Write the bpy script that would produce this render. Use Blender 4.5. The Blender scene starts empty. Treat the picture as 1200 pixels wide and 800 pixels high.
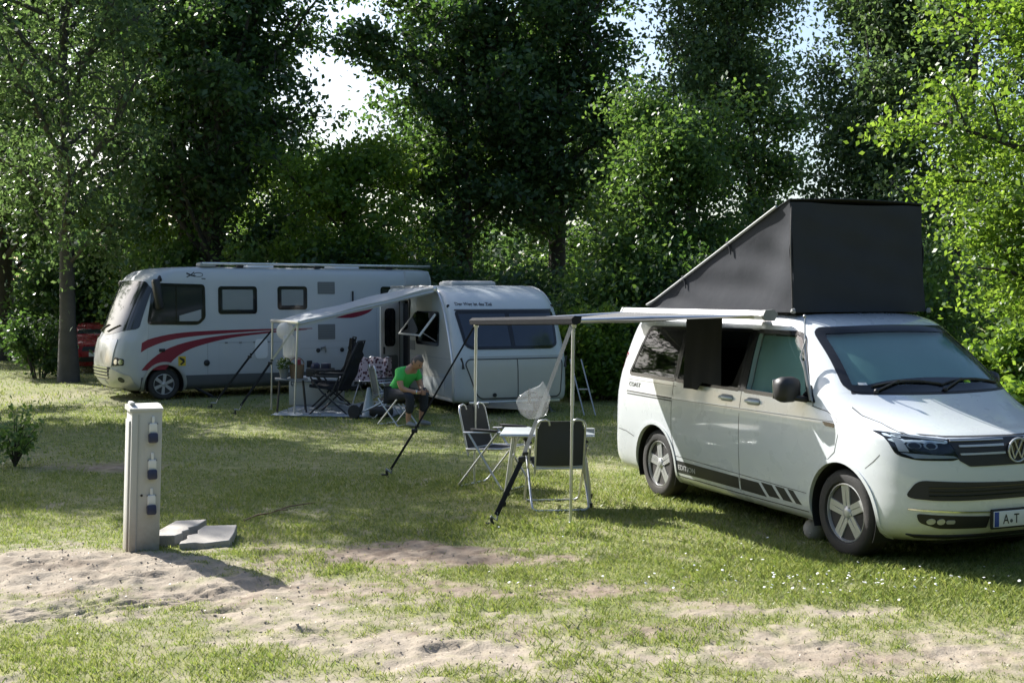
import bpy, bmesh, math, random
import numpy as np
from mathutils import Vector, Matrix
from mathutils.bvhtree import BVHTree

random.seed(7)
SC = bpy.context.scene
COL = SC.collection
R = math.radians
PI = math.pi
V = Vector

# ------------------------------------------------------------------ materials
def mat(name, col, rough=0.6, metal=0.0, var=0.12, vscale=6.0, bump=0.0, bscale=40.0, spec=0.5, coat=0.0, rvar=0.1):
    m = bpy.data.materials.new(name); m.use_nodes = True
    nt = m.node_tree; N = nt.nodes; L = nt.links
    b = N['Principled BSDF']
    tc = N.new('ShaderNodeTexCoord')
    nz = N.new('ShaderNodeTexNoise'); nz.inputs['Scale'].default_value = vscale; nz.inputs['Detail'].default_value = 6
    L.new(tc.outputs['Object'], nz.inputs['Vector'])
    mx = N.new('ShaderNodeMix'); mx.data_type = 'RGBA'
    c = list(col)
    mx.inputs['A'].default_value = (c[0]*(1-var), c[1]*(1-var), c[2]*(1-var), 1)
    mx.inputs['B'].default_value = (min(1, c[0]*(1+var)), min(1, c[1]*(1+var)), min(1, c[2]*(1+var)), 1)
    L.new(nz.outputs['Fac'], mx.inputs['Factor']); L.new(mx.outputs['Result'], b.inputs['Base Color'])
    mr = N.new('ShaderNodeMapRange'); mr.inputs['To Min'].default_value = max(0.02, rough-rvar); mr.inputs['To Max'].default_value = min(1, rough+rvar)
    L.new(nz.outputs['Fac'], mr.inputs['Value']); L.new(mr.outputs['Result'], b.inputs['Roughness'])
    b.inputs['Metallic'].default_value = metal
    b.inputs['Specular IOR Level'].default_value = spec
    b.inputs['Coat Weight'].default_value = coat; b.inputs['Coat Roughness'].default_value = 0.06
    if bump:
        n2 = N.new('ShaderNodeTexNoise'); n2.inputs['Scale'].default_value = bscale; n2.inputs['Detail'].default_value = 4
        L.new(tc.outputs['Object'], n2.inputs['Vector'])
        bp = N.new('ShaderNodeBump'); bp.inputs['Strength'].default_value = bump; bp.inputs['Distance'].default_value = 0.02
        L.new(n2.outputs['Fac'], bp.inputs['Height']); L.new(bp.outputs['Normal'], b.inputs['Normal'])
    return m

def glass_mat(name, tint, ior=1.5, rough=0.02):
    m = bpy.data.materials.new(name); m.use_nodes = True
    nt = m.node_tree; N = nt.nodes; L = nt.links
    N.remove(N['Principled BSDF'])
    tr = N.new('ShaderNodeBsdfTransparent'); tr.inputs['Color'].default_value = (*tint, 1)
    gl = N.new('ShaderNodeBsdfGlossy'); gl.inputs['Roughness'].default_value = rough
    fr = N.new('ShaderNodeFresnel'); fr.inputs['IOR'].default_value = ior
    mx = N.new('ShaderNodeMixShader')
    ge = N.new('ShaderNodeNewGeometry'); su = N.new('ShaderNodeMath'); su.operation = 'SUBTRACT'; su.use_clamp = True
    L.new(fr.outputs[0], su.inputs[0]); L.new(ge.outputs['Backfacing'], su.inputs[1])
    L.new(su.outputs[0], mx.inputs[0]); L.new(tr.outputs[0], mx.inputs[1]); L.new(gl.outputs[0], mx.inputs[2])
    L.new(mx.outputs[0], N['Material Output'].inputs['Surface'])
    return m

def film_mat(name, col, opac, transl=0.5, rough=0.25):
    """thin plastic film or fabric that lets some light through"""
    m = bpy.data.materials.new(name); m.use_nodes = True
    nt = m.node_tree; N = nt.nodes; L = nt.links
    b = N['Principled BSDF']; b.inputs['Base Color'].default_value = (*col, 1); b.inputs['Roughness'].default_value = rough
    tl = N.new('ShaderNodeBsdfTranslucent'); tl.inputs['Color'].default_value = (*col, 1)
    tr = N.new('ShaderNodeBsdfTransparent')
    nz = N.new('ShaderNodeTexNoise'); nz.inputs['Scale'].default_value = 14
    m1 = N.new('ShaderNodeMixShader'); m1.inputs[0].default_value = transl
    L.new(b.outputs[0], m1.inputs[1]); L.new(tl.outputs[0], m1.inputs[2])
    mr = N.new('ShaderNodeMapRange'); mr.inputs['To Min'].default_value = opac*0.85; mr.inputs['To Max'].default_value = min(1, opac*1.15)
    L.new(nz.outputs['Fac'], mr.inputs['Value'])
    m2 = N.new('ShaderNodeMixShader'); L.new(mr.outputs[0], m2.inputs[0])
    L.new(tr.outputs[0], m2.inputs[1]); L.new(m1.outputs[0], m2.inputs[2])
    L.new(m2.outputs[0], N['Material Output'].inputs['Surface'])
    return m

def leaf_mat(name, c1, c2, t1, t2, transl=0.45):
    m = bpy.data.materials.new(name); m.use_nodes = True
    nt = m.node_tree; N = nt.nodes; L = nt.links
    b = N['Principled BSDF']; b.inputs['Roughness'].default_value = 0.42; b.inputs['Specular IOR Level'].default_value = 0.45
    ge = N.new('ShaderNodeNewGeometry')
    def mixc(a, c):
        x = N.new('ShaderNodeMix'); x.data_type = 'RGBA'
        x.inputs['A'].default_value = (*a, 1); x.inputs['B'].default_value = (*c, 1)
        L.new(ge.outputs['Random Per Island'], x.inputs['Factor']); return x
    x1 = mixc(c1, c2); x2 = mixc(t1, t2)
    L.new(x1.outputs['Result'], b.inputs['Base Color'])
    tl = N.new('ShaderNodeBsdfTranslucent'); L.new(x2.outputs['Result'], tl.inputs['Color'])
    mx = N.new('ShaderNodeMixShader'); mx.inputs[0].default_value = transl
    L.new(b.outputs[0], mx.inputs[1]); L.new(tl.outputs[0], mx.inputs[2])
    L.new(mx.outputs[0], N['Material Output'].inputs['Surface'])
    return m

M = {}
M['van_paint'] = mat('van_paint', (.65,.69,.72), .28, var=.02, coat=1.0, spec=.5, rvar=.04)
M['trailer_paint'] = mat('trailer_paint', (.46,.50,.515), .38, var=.03, coat=.25, vscale=2)
M['trailer_side'] = mat('trailer_side', (.46,.46,.42), .45, var=.04, bump=.12, bscale=120, vscale=2)
M['house_paint'] = mat('house_paint', (.50,.52,.53), .36, var=.03, coat=.3, vscale=1.5)
M['silver_paint'] = mat('silver_paint', (.46,.47,.48), .35, metal=.55, var=.05, coat=.4)
M['skirt_grey'] = mat('skirt_grey', (.10,.105,.11), .5, var=.1)
M['black_plastic'] = mat('black_plastic', (.018,.018,.02), .5, var=.2, bump=.05, bscale=300)
M['gloss_black'] = mat('gloss_black', (.01,.011,.013), .14, var=.1, rvar=.03)
M['rubber'] = mat('rubber', (.022,.022,.022), .82, var=.25, bump=.15, bscale=60)
M['alloy'] = mat('alloy', (.50,.51,.52), .35, metal=.45, var=.06)
M['alu'] = mat('alu', (.62,.63,.64), .34, metal=.8, var=.06)
M['chrome'] = mat('chrome', (.72,.73,.74), .14, metal=1, var=.03, rvar=.03)
M['steel'] = mat('steel', (.34,.35,.36), .45, metal=.7, var=.15)
M['blind_teal'] = mat('blind_teal', (.15,.27,.26), .6, var=.18, vscale=3, bump=.15, bscale=6)
M['decal_black'] = mat('decal_black', (.02,.021,.023), .45, var=.1)
M['decal_grey'] = mat('decal_grey', (.42,.43,.43), .45, var=.03)
M['decal_red'] = mat('decal_red', (.22,.012,.03), .38, var=.08)
M['seam'] = mat('seam', (.06,.06,.06), .7)
M['seam_light'] = mat('seam_light', (.36,.37,.37), .6)
M['tent_black'] = mat('tent_black', (.040,.043,.050), .85, var=.16, bump=.35, bscale=5, vscale=3, spec=.15)
M['fabric_dark'] = mat('fabric_dark', (.026,.027,.031), .9, var=.2, bump=.2, bscale=180, spec=.12)
M['fabric_grey'] = mat('fabric_grey', (.05,.053,.058), .85, var=.15, bump=.2, bscale=160)
M['interior'] = mat('interior', (.11,.115,.115), .85, var=.2)
M['interior_light'] = mat('interior_light', (.28,.27,.25), .8, var=.1)
M['white_plastic'] = mat('white_plastic', (.74,.74,.73), .45, var=.03)
M['grey_plastic'] = mat('grey_plastic', (.20,.21,.21), .55, var=.06)
M['vent_grey'] = mat('vent_grey', (.15,.16,.16), .6, var=.06)
M['yellow'] = mat('yellow', (.65,.45,.03), .5, var=.05)
M['blue_band'] = mat('blue_band', (.02,.06,.30), .4, var=.05)
M['blue_cover'] = mat('blue_cover', (.03,.034,.075), .45, var=.1)
M['pedestal'] = mat('pedestal', (.50,.50,.48), .62, var=.09, vscale=3, bump=.08, bscale=60)
M['concrete'] = mat('concrete', (.36,.335,.30), .88, var=.14, vscale=9, bump=.35, bscale=70)
M['bark_dark'] = mat('bark_dark', (.055,.048,.04), .95, var=.35, vscale=5, bump=1.0, bscale=18)
M['bark_birch'] = mat('bark_birch', (.085,.078,.07), .9, var=.55, vscale=3.5, bump=.7, bscale=14)
M['skin'] = mat('skin', (.42,.23,.155), .55, var=.08, vscale=20)
M['hair'] = mat('hair', (.10,.085,.075), .8, var=.2, bump=.5, bscale=90)
M['green_shirt'] = mat('green_shirt', (.06,.47,.09), .8, var=.1, bump=.2, bscale=30)
M['dark_shorts'] = mat('dark_shorts', (.018,.021,.03), .85, var=.2, bump=.2, bscale=40)
M['wood'] = mat('wood', (.20,.13,.075), .7, var=.25, vscale=12)
M['mat_grey'] = mat('mat_grey', (.30,.33,.36), .85, var=.12, vscale=5, bump=.2, bscale=90)
M['red_car'] = mat('red_car', (.30,.012,.025), .28, var=.05, coat=.7)
M['dark_car'] = mat('dark_car', (.012,.014,.02), .25, var=.1, coat=.6)
M['glass_clear'] = glass_mat('glass_clear', (.88,.95,.94), 2.0)
M['glass_privacy'] = glass_mat('glass_privacy', (.33,.36,.37), 1.6)
M['glass_lens'] = glass_mat('glass_lens', (.92,.95,.97), 1.18)
M['pane_dark'] = mat('pane_dark', (.022,.026,.03), .09, var=.1, rvar=.03, spec=.55)
M['pane_blue'] = mat('pane_blue', (.03,.04,.06), .10, var=.1, rvar=.03, spec=.6)
M['blind'] = mat('blind', (.24,.26,.26), .35, var=.06, coat=.5)
M['canopy_grey'] = film_mat('canopy_grey', (.20,.20,.195), 1.0, .25, .7)
M['canopy_white'] = film_mat('canopy_white', (.62,.64,.65), 1.0, .35, .7)
M['film'] = film_mat('film', (.60,.63,.65), .15, .4, .10)
M['lantern_paper'] = film_mat('lantern_paper', (.86,.86,.85), 1.0, .6, .6)
M['strap_clear'] = film_mat('strap_clear', (.34,.35,.36), .75, .3, .4)

def dirt(m, z0, z1, col, amt, scale=9.0):
    """splashed soil and dust on the lowest part of a thing, patchy, fading upward from z0 to z1 (object height)"""
    nt = m.node_tree; N = nt.nodes; L = nt.links; b = N['Principled BSDF']; src = b.inputs['Base Color'].links[0].from_socket
    tc = N.new('ShaderNodeTexCoord'); sx = N.new('ShaderNodeSeparateXYZ'); L.new(tc.outputs['Object'], sx.inputs[0])
    mr = N.new('ShaderNodeMapRange'); mr.inputs['From Min'].default_value = z0; mr.inputs['From Max'].default_value = z1; mr.inputs['To Min'].default_value = 1; mr.inputs['To Max'].default_value = 0; L.new(sx.outputs['Z'], mr.inputs['Value'])
    nz = N.new('ShaderNodeTexNoise'); nz.inputs['Scale'].default_value = scale; nz.inputs['Detail'].default_value = 8; nz.inputs['Roughness'].default_value = .7; L.new(tc.outputs['Object'], nz.inputs['Vector'])
    m1 = N.new('ShaderNodeMath'); m1.operation = 'MULTIPLY'; L.new(mr.outputs[0], m1.inputs[0]); L.new(nz.outputs['Fac'], m1.inputs[1])
    m2 = N.new('ShaderNodeMath'); m2.operation = 'MULTIPLY'; m2.use_clamp = True; m2.inputs[1].default_value = amt; L.new(m1.outputs[0], m2.inputs[0])
    mx = N.new('ShaderNodeMix'); mx.data_type = 'RGBA'; L.new(m2.outputs[0], mx.inputs['Factor']); L.new(src, mx.inputs['A']); mx.inputs['B'].default_value = (*col, 1)
    L.new(mx.outputs['Result'], b.inputs['Base Color'])
dirt(M['pedestal'], 0, .42, (.27,.21,.15), 1.3, 14)
dirt(M['van_paint'], .15, .80, (.33,.29,.23), .5, 6)
dirt(M['house_paint'], .2, 1.2, (.30,.28,.24), .5, 3)
dirt(M['trailer_paint'], .2, 1.0, (.28,.27,.22), .5, 3)
dirt(M['alloy'], -.3, .3, (.12,.105,.09), .35, 9)
dirt(M['rubber'], -.4, .3, (.14,.12,.10), .5, 9)

# ------------------------------------------------------------------ mesh helpers
class MB:
    def __init__(s): s.v = []; s.f = []
    def add(s, vs, fs):
        o = len(s.v); s.v += [tuple(p) for p in vs]; s.f += [[i+o for i in f] for f in fs]; return s
    def box(s, c, size, rz=0.0, bev=0.0, mtx=None):
        bm = bmesh.new(); bmesh.ops.create_cube(bm, size=1.0)
        for v in bm.verts: v.co = V((v.co.x*size[0], v.co.y*size[1], v.co.z*size[2]))
        if bev: bmesh.ops.bevel(bm, geom=bm.edges[:], offset=min(bev, min(size)*.45), segments=2, profile=.5, affect='EDGES')
        mm = Matrix.Translation(V(c)) @ (mtx if mtx is not None else Matrix.Rotation(rz, 4, 'Z'))
        bm.verts.index_update()
        s.add([mm @ v.co for v in bm.verts], [[v.index for v in f.verts] for f in bm.faces]); bm.free(); return s
    def beam(s, a, b, w, h, bev=0.0, up=(0,0,1)):
        a = V(a); b = V(b); d = b-a; x = d.normalized(); y = V(up).cross(x)
        if y.length < 1e-4: y = V((0,1,0)).cross(x)
        y.normalize(); z = x.cross(y)
        mt = Matrix((x, y, z)).transposed().to_4x4()
        return s.box((a+b)/2, (d.length, w, h), bev=bev, mtx=mt)
    def tube(s, pts, r, n=8, cap=True, closed=False):
        P = [V(p) for p in pts]; k = len(P)
        rr = r if isinstance(r, (list, tuple)) else [r]*k
        T = []
        for i in range(k):
            if closed: t = P[(i+1)%k]-P[i-1]
            else: t = P[min(i+1,k-1)]-P[max(i-1,0)]
            T.append(t.normalized() if t.length > 1e-9 else V((0,0,1)))
        a = V((0,0,1)) if abs(T[0].z) < .9 else V((1,0,0))
        nrm = (a - T[0]*a.dot(T[0])).normalized()
        vs = []
        for i in range(k):
            nrm = nrm - T[i]*nrm.dot(T[i])
            if nrm.length < 1e-6: nrm = T[i].orthogonal()
            nrm.normalize(); bn = T[i].cross(nrm)
            for j in range(n):
                q = 2*PI*j/n; vs.append(P[i] + (nrm*math.cos(q)+bn*math.sin(q))*rr[i])
        fs = []
        for i in range(k if closed else k-1):
            i2 = (i+1) % k
            for j in range(n): fs.append([i*n+j, i*n+(j+1)%n, i2*n+(j+1)%n, i2*n+j])
        if cap and not closed: fs.append(list(range(n))[::-1]); fs.append([(k-1)*n+j for j in range(n)])
        return s.add(vs, fs)
    def lathe(s, prof, o=(0,0,0), axis=(0,0,1), n=32, caps=True):
        o = V(o); ax = V(axis).normalized(); u = ax.orthogonal().normalized(); w = ax.cross(u)
        vs = []; k = len(prof)
        for r, h in prof:
            for j in range(n):
                q = 2*PI*j/n; vs.append(o + ax*h + (u*math.cos(q)+w*math.sin(q))*r)
        fs = [[i*n+j, i*n+(j+1)%n, (i+1)*n+(j+1)%n, (i+1)*n+j] for i in range(k-1) for j in range(n)]
        if caps: fs.append(list(range(n))[::-1]); fs.append([(k-1)*n+j for j in range(n)])
        return s.add(vs, fs)
    def prism(s, poly, f, g):
        """poly: 2D points; f, g: maps 2D point -> 3D for the two faces"""
        n = len(poly); vs = [f(*p) for p in poly]+[g(*p) for p in poly]
        fs = [list(range(n)), [n+i for i in range(n)][::-1]]+[[i, n+i, n+(i+1)%n, (i+1)%n] for i in range(n)]
        return s.add(vs, fs)
    def ball(s, c, r, sc=(1,1,1), n=16, m=10, jit=0.0):
        c = V(c); vs = [c+V((0,0,r*sc[2]))]; rnd = random.Random(int(abs(c.x*977+c.y*131+c.z*31)*100)+1)
        for i in range(1, m):
            t = PI*i/m
            for j in range(n):
                q = 2*PI*j/n; k = 1+jit*(rnd.random()-.5)
                vs.append(c+V((r*sc[0]*math.sin(t)*math.cos(q)*k, r*sc[1]*math.sin(t)*math.sin(q)*k, r*sc[2]*math.cos(t)*k)))
        vs.append(c-V((0,0,r*sc[2])))
        fs = [[0, 1+j, 1+(j+1)%n] for j in range(n)]
        for i in range(m-2):
            for j in range(n): a = 1+i*n; fs.append([a+j, a+n+j, a+n+(j+1)%n, a+(j+1)%n])
        l = len(vs)-1; a = 1+(m-2)*n
        fs += [[l, a+(j+1)%n, a+j] for j in range(n)]
        return s.add(vs, fs)
    def sheet(s, grid, th=0.004):
        """grid: rows of points -> thin closed slab"""
        nr = len(grid); nc = len(grid[0]); P = [[V(p) for p in r] for r in grid]
        def nor(i, j):
            a = P[min(i+1,nr-1)][j]-P[max(i-1,0)][j]; b = P[i][min(j+1,nc-1)]-P[i][max(j-1,0)]
            c = a.cross(b); return c.normalized() if c.length > 1e-9 else V((0,0,1))
        vs = [P[i][j] for i in range(nr) for j in range(nc)] + [P[i][j]-nor(i,j)*th for i in range(nr) for j in range(nc)]
        o = nr*nc; fs = []
        for i in range(nr-1):
            for j in range(nc-1):
                a, b, c, d = i*nc+j, (i+1)*nc+j, (i+1)*nc+j+1, i*nc+j+1
                fs.append([a,b,c,d]); fs.append([o+d,o+c,o+b,o+a])
        ring = [(0,j) for j in range(nc)]+[(i,nc-1) for i in range(1,nr)]+[(nr-1,j) for j in range(nc-2,-1,-1)]+[(i,0) for i in range(nr-2,0,-1)]
        ids = [i*nc+j for i,j in ring]
        for k in range(len(ids)):
            a, b = ids[k], ids[(k+1)%len(ids)]; fs.append([a, b, o+b, o+a])
        return s.add(vs, fs)

def link(name, me, material, parent=None, ang=35):
    if material is not None:
        me.materials.clear(); me.materials.append(material)
    if ang is not None and len(me.polygons):
        me.polygons.foreach_set('use_smooth', [True]*len(me.polygons))
        try: me.set_sharp_from_angle(angle=R(ang))
        except Exception: pass
    o = bpy.data.objects.new(name, me); COL.objects.link(o)
    if parent is not None: o.parent = parent
    return o

def build(name, mb, material, parent=None, ang=35, fixn=True):
    me = bpy.data.meshes.new(name); me.from_pydata(mb.v, [], mb.f); me.update()
    if fixn:
        bm = bmesh.new(); bm.from_mesh(me); bmesh.ops.recalc_face_normals(bm, faces=bm.faces[:]); bm.to_mesh(me); bm.free()
    return link(name, me, M[material] if isinstance(material, str) else material, parent, ang)

def tag(o, label=None, cat=None, group=None, kind=None):
    if label: o['label'] = label
    if cat: o['category'] = cat
    if group: o['group'] = group
    if kind: o['kind'] = kind
    return o

def thing(name, label, cat, loc=(0,0,0), rz=0.0, group=None):
    o = bpy.data.objects.new(name, None); o.empty_display_size = .2; COL.objects.link(o)
    o.location = loc; o.rotation_euler = (0, 0, rz)
    return tag(o, label, cat, group)

def copy_thing(root, loc=None, rz=None, label=None, scale=None):
    def cp(o, parent):
        c = o.copy(); COL.objects.link(c)
        if parent is not None: c.parent = parent
        for ch in [x for x in bpy.data.objects if x.parent == o]: cp(ch, c)
        return c
    r = cp(root, None)
    if loc is not None: r.location = loc
    if rz is not None: r.rotation_euler = (0, 0, rz)
    if label: r['label'] = label
    if scale is not None: r.scale = scale if isinstance(scale, (tuple, list)) else (scale,)*3
    return r

# ------------------------------------------------------------------ lofted vehicle bodies
def catmull(keys, sub=4):
    K = np.array(keys, float); out = []
    for i in range(len(K)-1):
        p0 = K[max(i-1,0)]; p1 = K[i]; p2 = K[i+1]; p3 = K[min(i+2,len(K)-1)]
        for k in range(sub):
            t = k/sub
            q = .5*((2*p1)+(-p0+p2)*t+(2*p0-5*p1+4*p2-p3)*t*t+(-p0+3*p1-3*p2+p3)*t**3)
            lo = np.minimum(p1, p2); hi = np.maximum(p1, p2)
            out.append(np.clip(q, lo, hi))
    out.append(K[-1]); return out

def arc_pts(L, w, n, cnt):
    t = np.linspace(-PI/2, PI/2, 1500)
    c = np.abs(np.cos(t))**(2/n)*L; s = np.sign(np.sin(t))*np.abs(np.sin(t))**(2/n)*w
    d = np.concatenate([[0], np.cumsum(np.hypot(np.diff(c), np.diff(s)))])
    q = np.linspace(0, d[-1], cnt)
    return np.interp(q, d, c), np.interp(q, d, s)

def outline(xr, xf, w, Lf, nf, Lr, nr, na=44, ns=26):
    pts = []
    c, s = arc_pts(Lf, w, nf, na); pts += [(xf-Lf+a, b) for a, b in zip(c, s)]
    xs = np.linspace(xf-Lf, xr+Lr, ns+1)[1:-1]; pts += [(x, w) for x in xs]
    c, s = arc_pts(Lr, w, nr, na); pts += [(xr+Lr-a, -b) for a, b in zip(c, s)]
    pts += [(x, -w) for x in xs[::-1]]
    return pts

def loft_body(keys, sub=4, dz=0.0, shrink=0.0):
    """keys: (z, xr, xf, w, Lf, nf, Lr, nr) bottom to top -> closed solid"""
    mb = MB(); rings = []
    for k in catmull(keys, sub):
        z, xr, xf, w, Lf, nf, Lr, nr = k
        rings.append([(x, y, z) for x, y in outline(xr+shrink, xf-shrink, w-shrink, Lf, nf, Lr, nr)])
    n = len(rings[0]); vs = [p for r in rings for p in r]
    fs = [[i*n+j, i*n+(j+1)%n, (i+1)*n+(j+1)%n, (i+1)*n+j] for i in range(len(rings)-1) for j in range(n)]
    fs.append(list(range(n))[::-1]); fs.append([(len(rings)-1)*n+j for j in range(n)])
    return mb.add(vs, fs)

def mb_mesh(mb, name='tmp'):
    me = bpy.data.meshes.new(name); me.from_pydata(mb.v, [], mb.f); me.update()
    bm = bmesh.new(); bm.from_mesh(me); bmesh.ops.recalc_face_normals(bm, faces=bm.faces[:]); bm.to_mesh(me); bm.free()
    return me

def mb_bvh(mb):
    return BVHTree.FromPolygons([V(p) for p in mb.v], mb.f)

def cut(mb, cutters):
    """boolean difference of the solids in cutters"""
    base = bpy.data.objects.new('tmp_base', mb_mesh(mb)); COL.objects.link(base); tmp = []
    for c in cutters:
        o = bpy.data.objects.new('tmp_cut', mb_mesh(c)); COL.objects.link(o); tmp.append(o)
        md = base.modifiers.new('b', 'BOOLEAN'); md.operation = 'DIFFERENCE'; md.solver = 'EXACT'; md.object = o
    dg = bpy.context.evaluated_depsgraph_get(); dg.update()
    me = bpy.data.meshes.new_from_object(base.evaluated_get(dg))
    for o in tmp+[base]:
        m_ = o.data; bpy.data.objects.remove(o); bpy.data.meshes.remove(m_)
    return me

AX = {'R': lambda u, v: (V((u, -6, v)), V((0,1,0))), 'L': lambda u, v: (V((u, 6, v)), V((0,-1,0))),
      'F': lambda u, v: (V((12, u, v)), V((-1,0,0))), 'B': lambda u, v: (V((-14, u, v)), V((1,0,0))),
      'T': lambda u, v: (V((u, v, 9)), V((0,0,-1)))}

def rpoly(pts, r=0.03, n=4):
    out = []; k = len(pts); rr = r if isinstance(r, (list, tuple)) else [r]*k
    for i in range(k):
        p = V(pts[i]).to_2d(); a = (V(pts[i-1]).to_2d()-p); b = (V(pts[(i+1)%k]).to_2d()-p)
        q = min(rr[i], a.length*.45, b.length*.45)
        if q < 1e-5: out.append(tuple(p)); continue
        p0 = p+a.normalized()*q; p1 = p+b.normalized()*q
        for j in range(n+1):
            t = j/n; out.append(tuple(p0*(1-t)**2+p*2*t*(1-t)+p1*t*t))
    return out

def rect(x0, z0, x1, z1, r=.03): return rpoly([(x0,z0),(x1,z0),(x1,z1),(x0,z1)], r)

def offpoly(pts, d):
    k = len(pts); A = sum(pts[i][0]*pts[(i+1)%k][1]-pts[(i+1)%k][0]*pts[i][1] for i in range(k)); sg = 1 if A > 0 else -1
    out = []
    for i in range(k):
        t = V(pts[(i+1)%k]).to_2d()-V(pts[i-1]).to_2d()
        t.normalize(); out.append((pts[i][0]+t.y*sg*d, pts[i][1]-t.x*sg*d))
    return out

def patch(bvh, ax, pts, faces=None, off=.003, th=.005, cell=.07, mb=None):
    """lays a 2D shape on a body's surface as a thin raised panel"""
    bm = bmesh.new(); vs = [bm.verts.new((p[0], p[1], 0)) for p in pts]
    for f in (faces or [list(range(len(pts)))]):
        try: bm.faces.new([vs[i] for i in f])
        except ValueError: pass
    P = np.array(pts); lo = P.min(0); hi = P.max(0)
    for a in (0, 1):
        k = int((hi[a]-lo[a])/cell)
        for i in range(1, k+1):
            c = lo[a]+(hi[a]-lo[a])*i/(k+1)
            co = V((c,0,0)) if a == 0 else V((0,c,0)); no = V((1,0,0)) if a == 0 else V((0,1,0))
            bmesh.ops.bisect_plane(bm, geom=bm.verts[:]+bm.edges[:]+bm.faces[:], plane_co=co, plane_no=no, dist=1e-6)
    bm.verts.index_update()
    fr = []; bk = []; dirv = None; nn = []
    for v in bm.verts:
        o, d = AX[ax](v.co.x, v.co.y); dirv = d
        h = bvh.ray_cast(o, d)
        if h[0] is None:
            q = bvh.find_nearest(o+d*((o.length)*.8)); h = (q[0], q[1])
            if h[0] is None: h = (o+d*6, -d)
        n = h[1] if h[1].dot(d) < 0 else -h[1]
        fr.append(h[0]+n*off); bk.append(h[0]+n*(off-th)); nn.append(n)
    N = len(fr); fs = []
    for f in bm.faces:
        ids = [v.index for v in f.verts]
        a, b, c = fr[ids[0]], fr[ids[1]], fr[ids[2]]
        nrm = (b-a).cross(c-a)
        if nrm.dot(dirv) > 0: ids = ids[::-1]
        fs.append(ids); fs.append([i+N for i in ids[::-1]])
    for e in bm.edges:
        if len(e.link_faces) == 1:
            a, b = e.verts[0].index, e.verts[1].index; fs.append([a, b, b+N, a+N])
    bm.free()
    mb = mb or MB()
    return mb.add(fr+bk, fs)

def ring_patch(bvh, ax, outer, inner, **k):
    n = len(outer); return patch(bvh, ax, outer+inner, [[i, (i+1)%n, n+(i+1)%n, n+i] for i in range(n)], **k)

def seam(bvh, ax, line, w=.006, off=.0015, th=.003, mb=None, cell=.12):
    """thin dark ribbon along a 2D polyline laid on the surface"""
    L = [V(p).to_2d() for p in line]; a = []; b = []
    for i in range(len(L)):
        t = (L[min(i+1,len(L)-1)]-L[max(i-1,0)]).normalized(); n = V((-t.y, t.x))*w/2
        a.append(tuple(L[i]+n)); b.append(tuple(L[i]-n))
    k = len(L)
    return patch(bvh, ax, a+b, [[i, i+1, k+i+1, k+i] for i in range(k-1)], off=off, th=th, cell=cell, mb=mb)

def text_flat(s, size, bold=0.0):
    cu = bpy.data.curves.new('txt', 'FONT'); cu.body = s; cu.size = size; cu.align_x = 'LEFT'; cu.resolution_u = 3; cu.offset = bold
    o = bpy.data.objects.new('txt', cu); COL.objects.link(o)
    dg = bpy.context.evaluated_depsgraph_get(); dg.update()
    me = bpy.data.meshes.new_from_object(o.evaluated_get(dg))
    vs = [tuple(v.co) for v in me.vertices]; fs = [list(p.vertices) for p in me.polygons]
    bpy.data.objects.remove(o); bpy.data.curves.remove(cu); bpy.data.meshes.remove(me)
    return vs, fs

def text_patch(bvh, ax, s, at, size, flip=1, slope=0.0, off=.004, bold=0.0, sx=1.0):
    vs, fs = text_flat(s, size, bold)
    pts = [(at[0]+flip*v[0]*sx, at[1]+v[1]+slope*v[0]*sx) for v in vs]
    return patch(bvh, ax, pts, fs, off=off, th=.002, cell=9)

def patch_obj(name, bvh, ax, pts, material, parent, **k):
    return build(name, patch(bvh, ax, pts, **k), material, parent, fixn=False)

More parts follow.
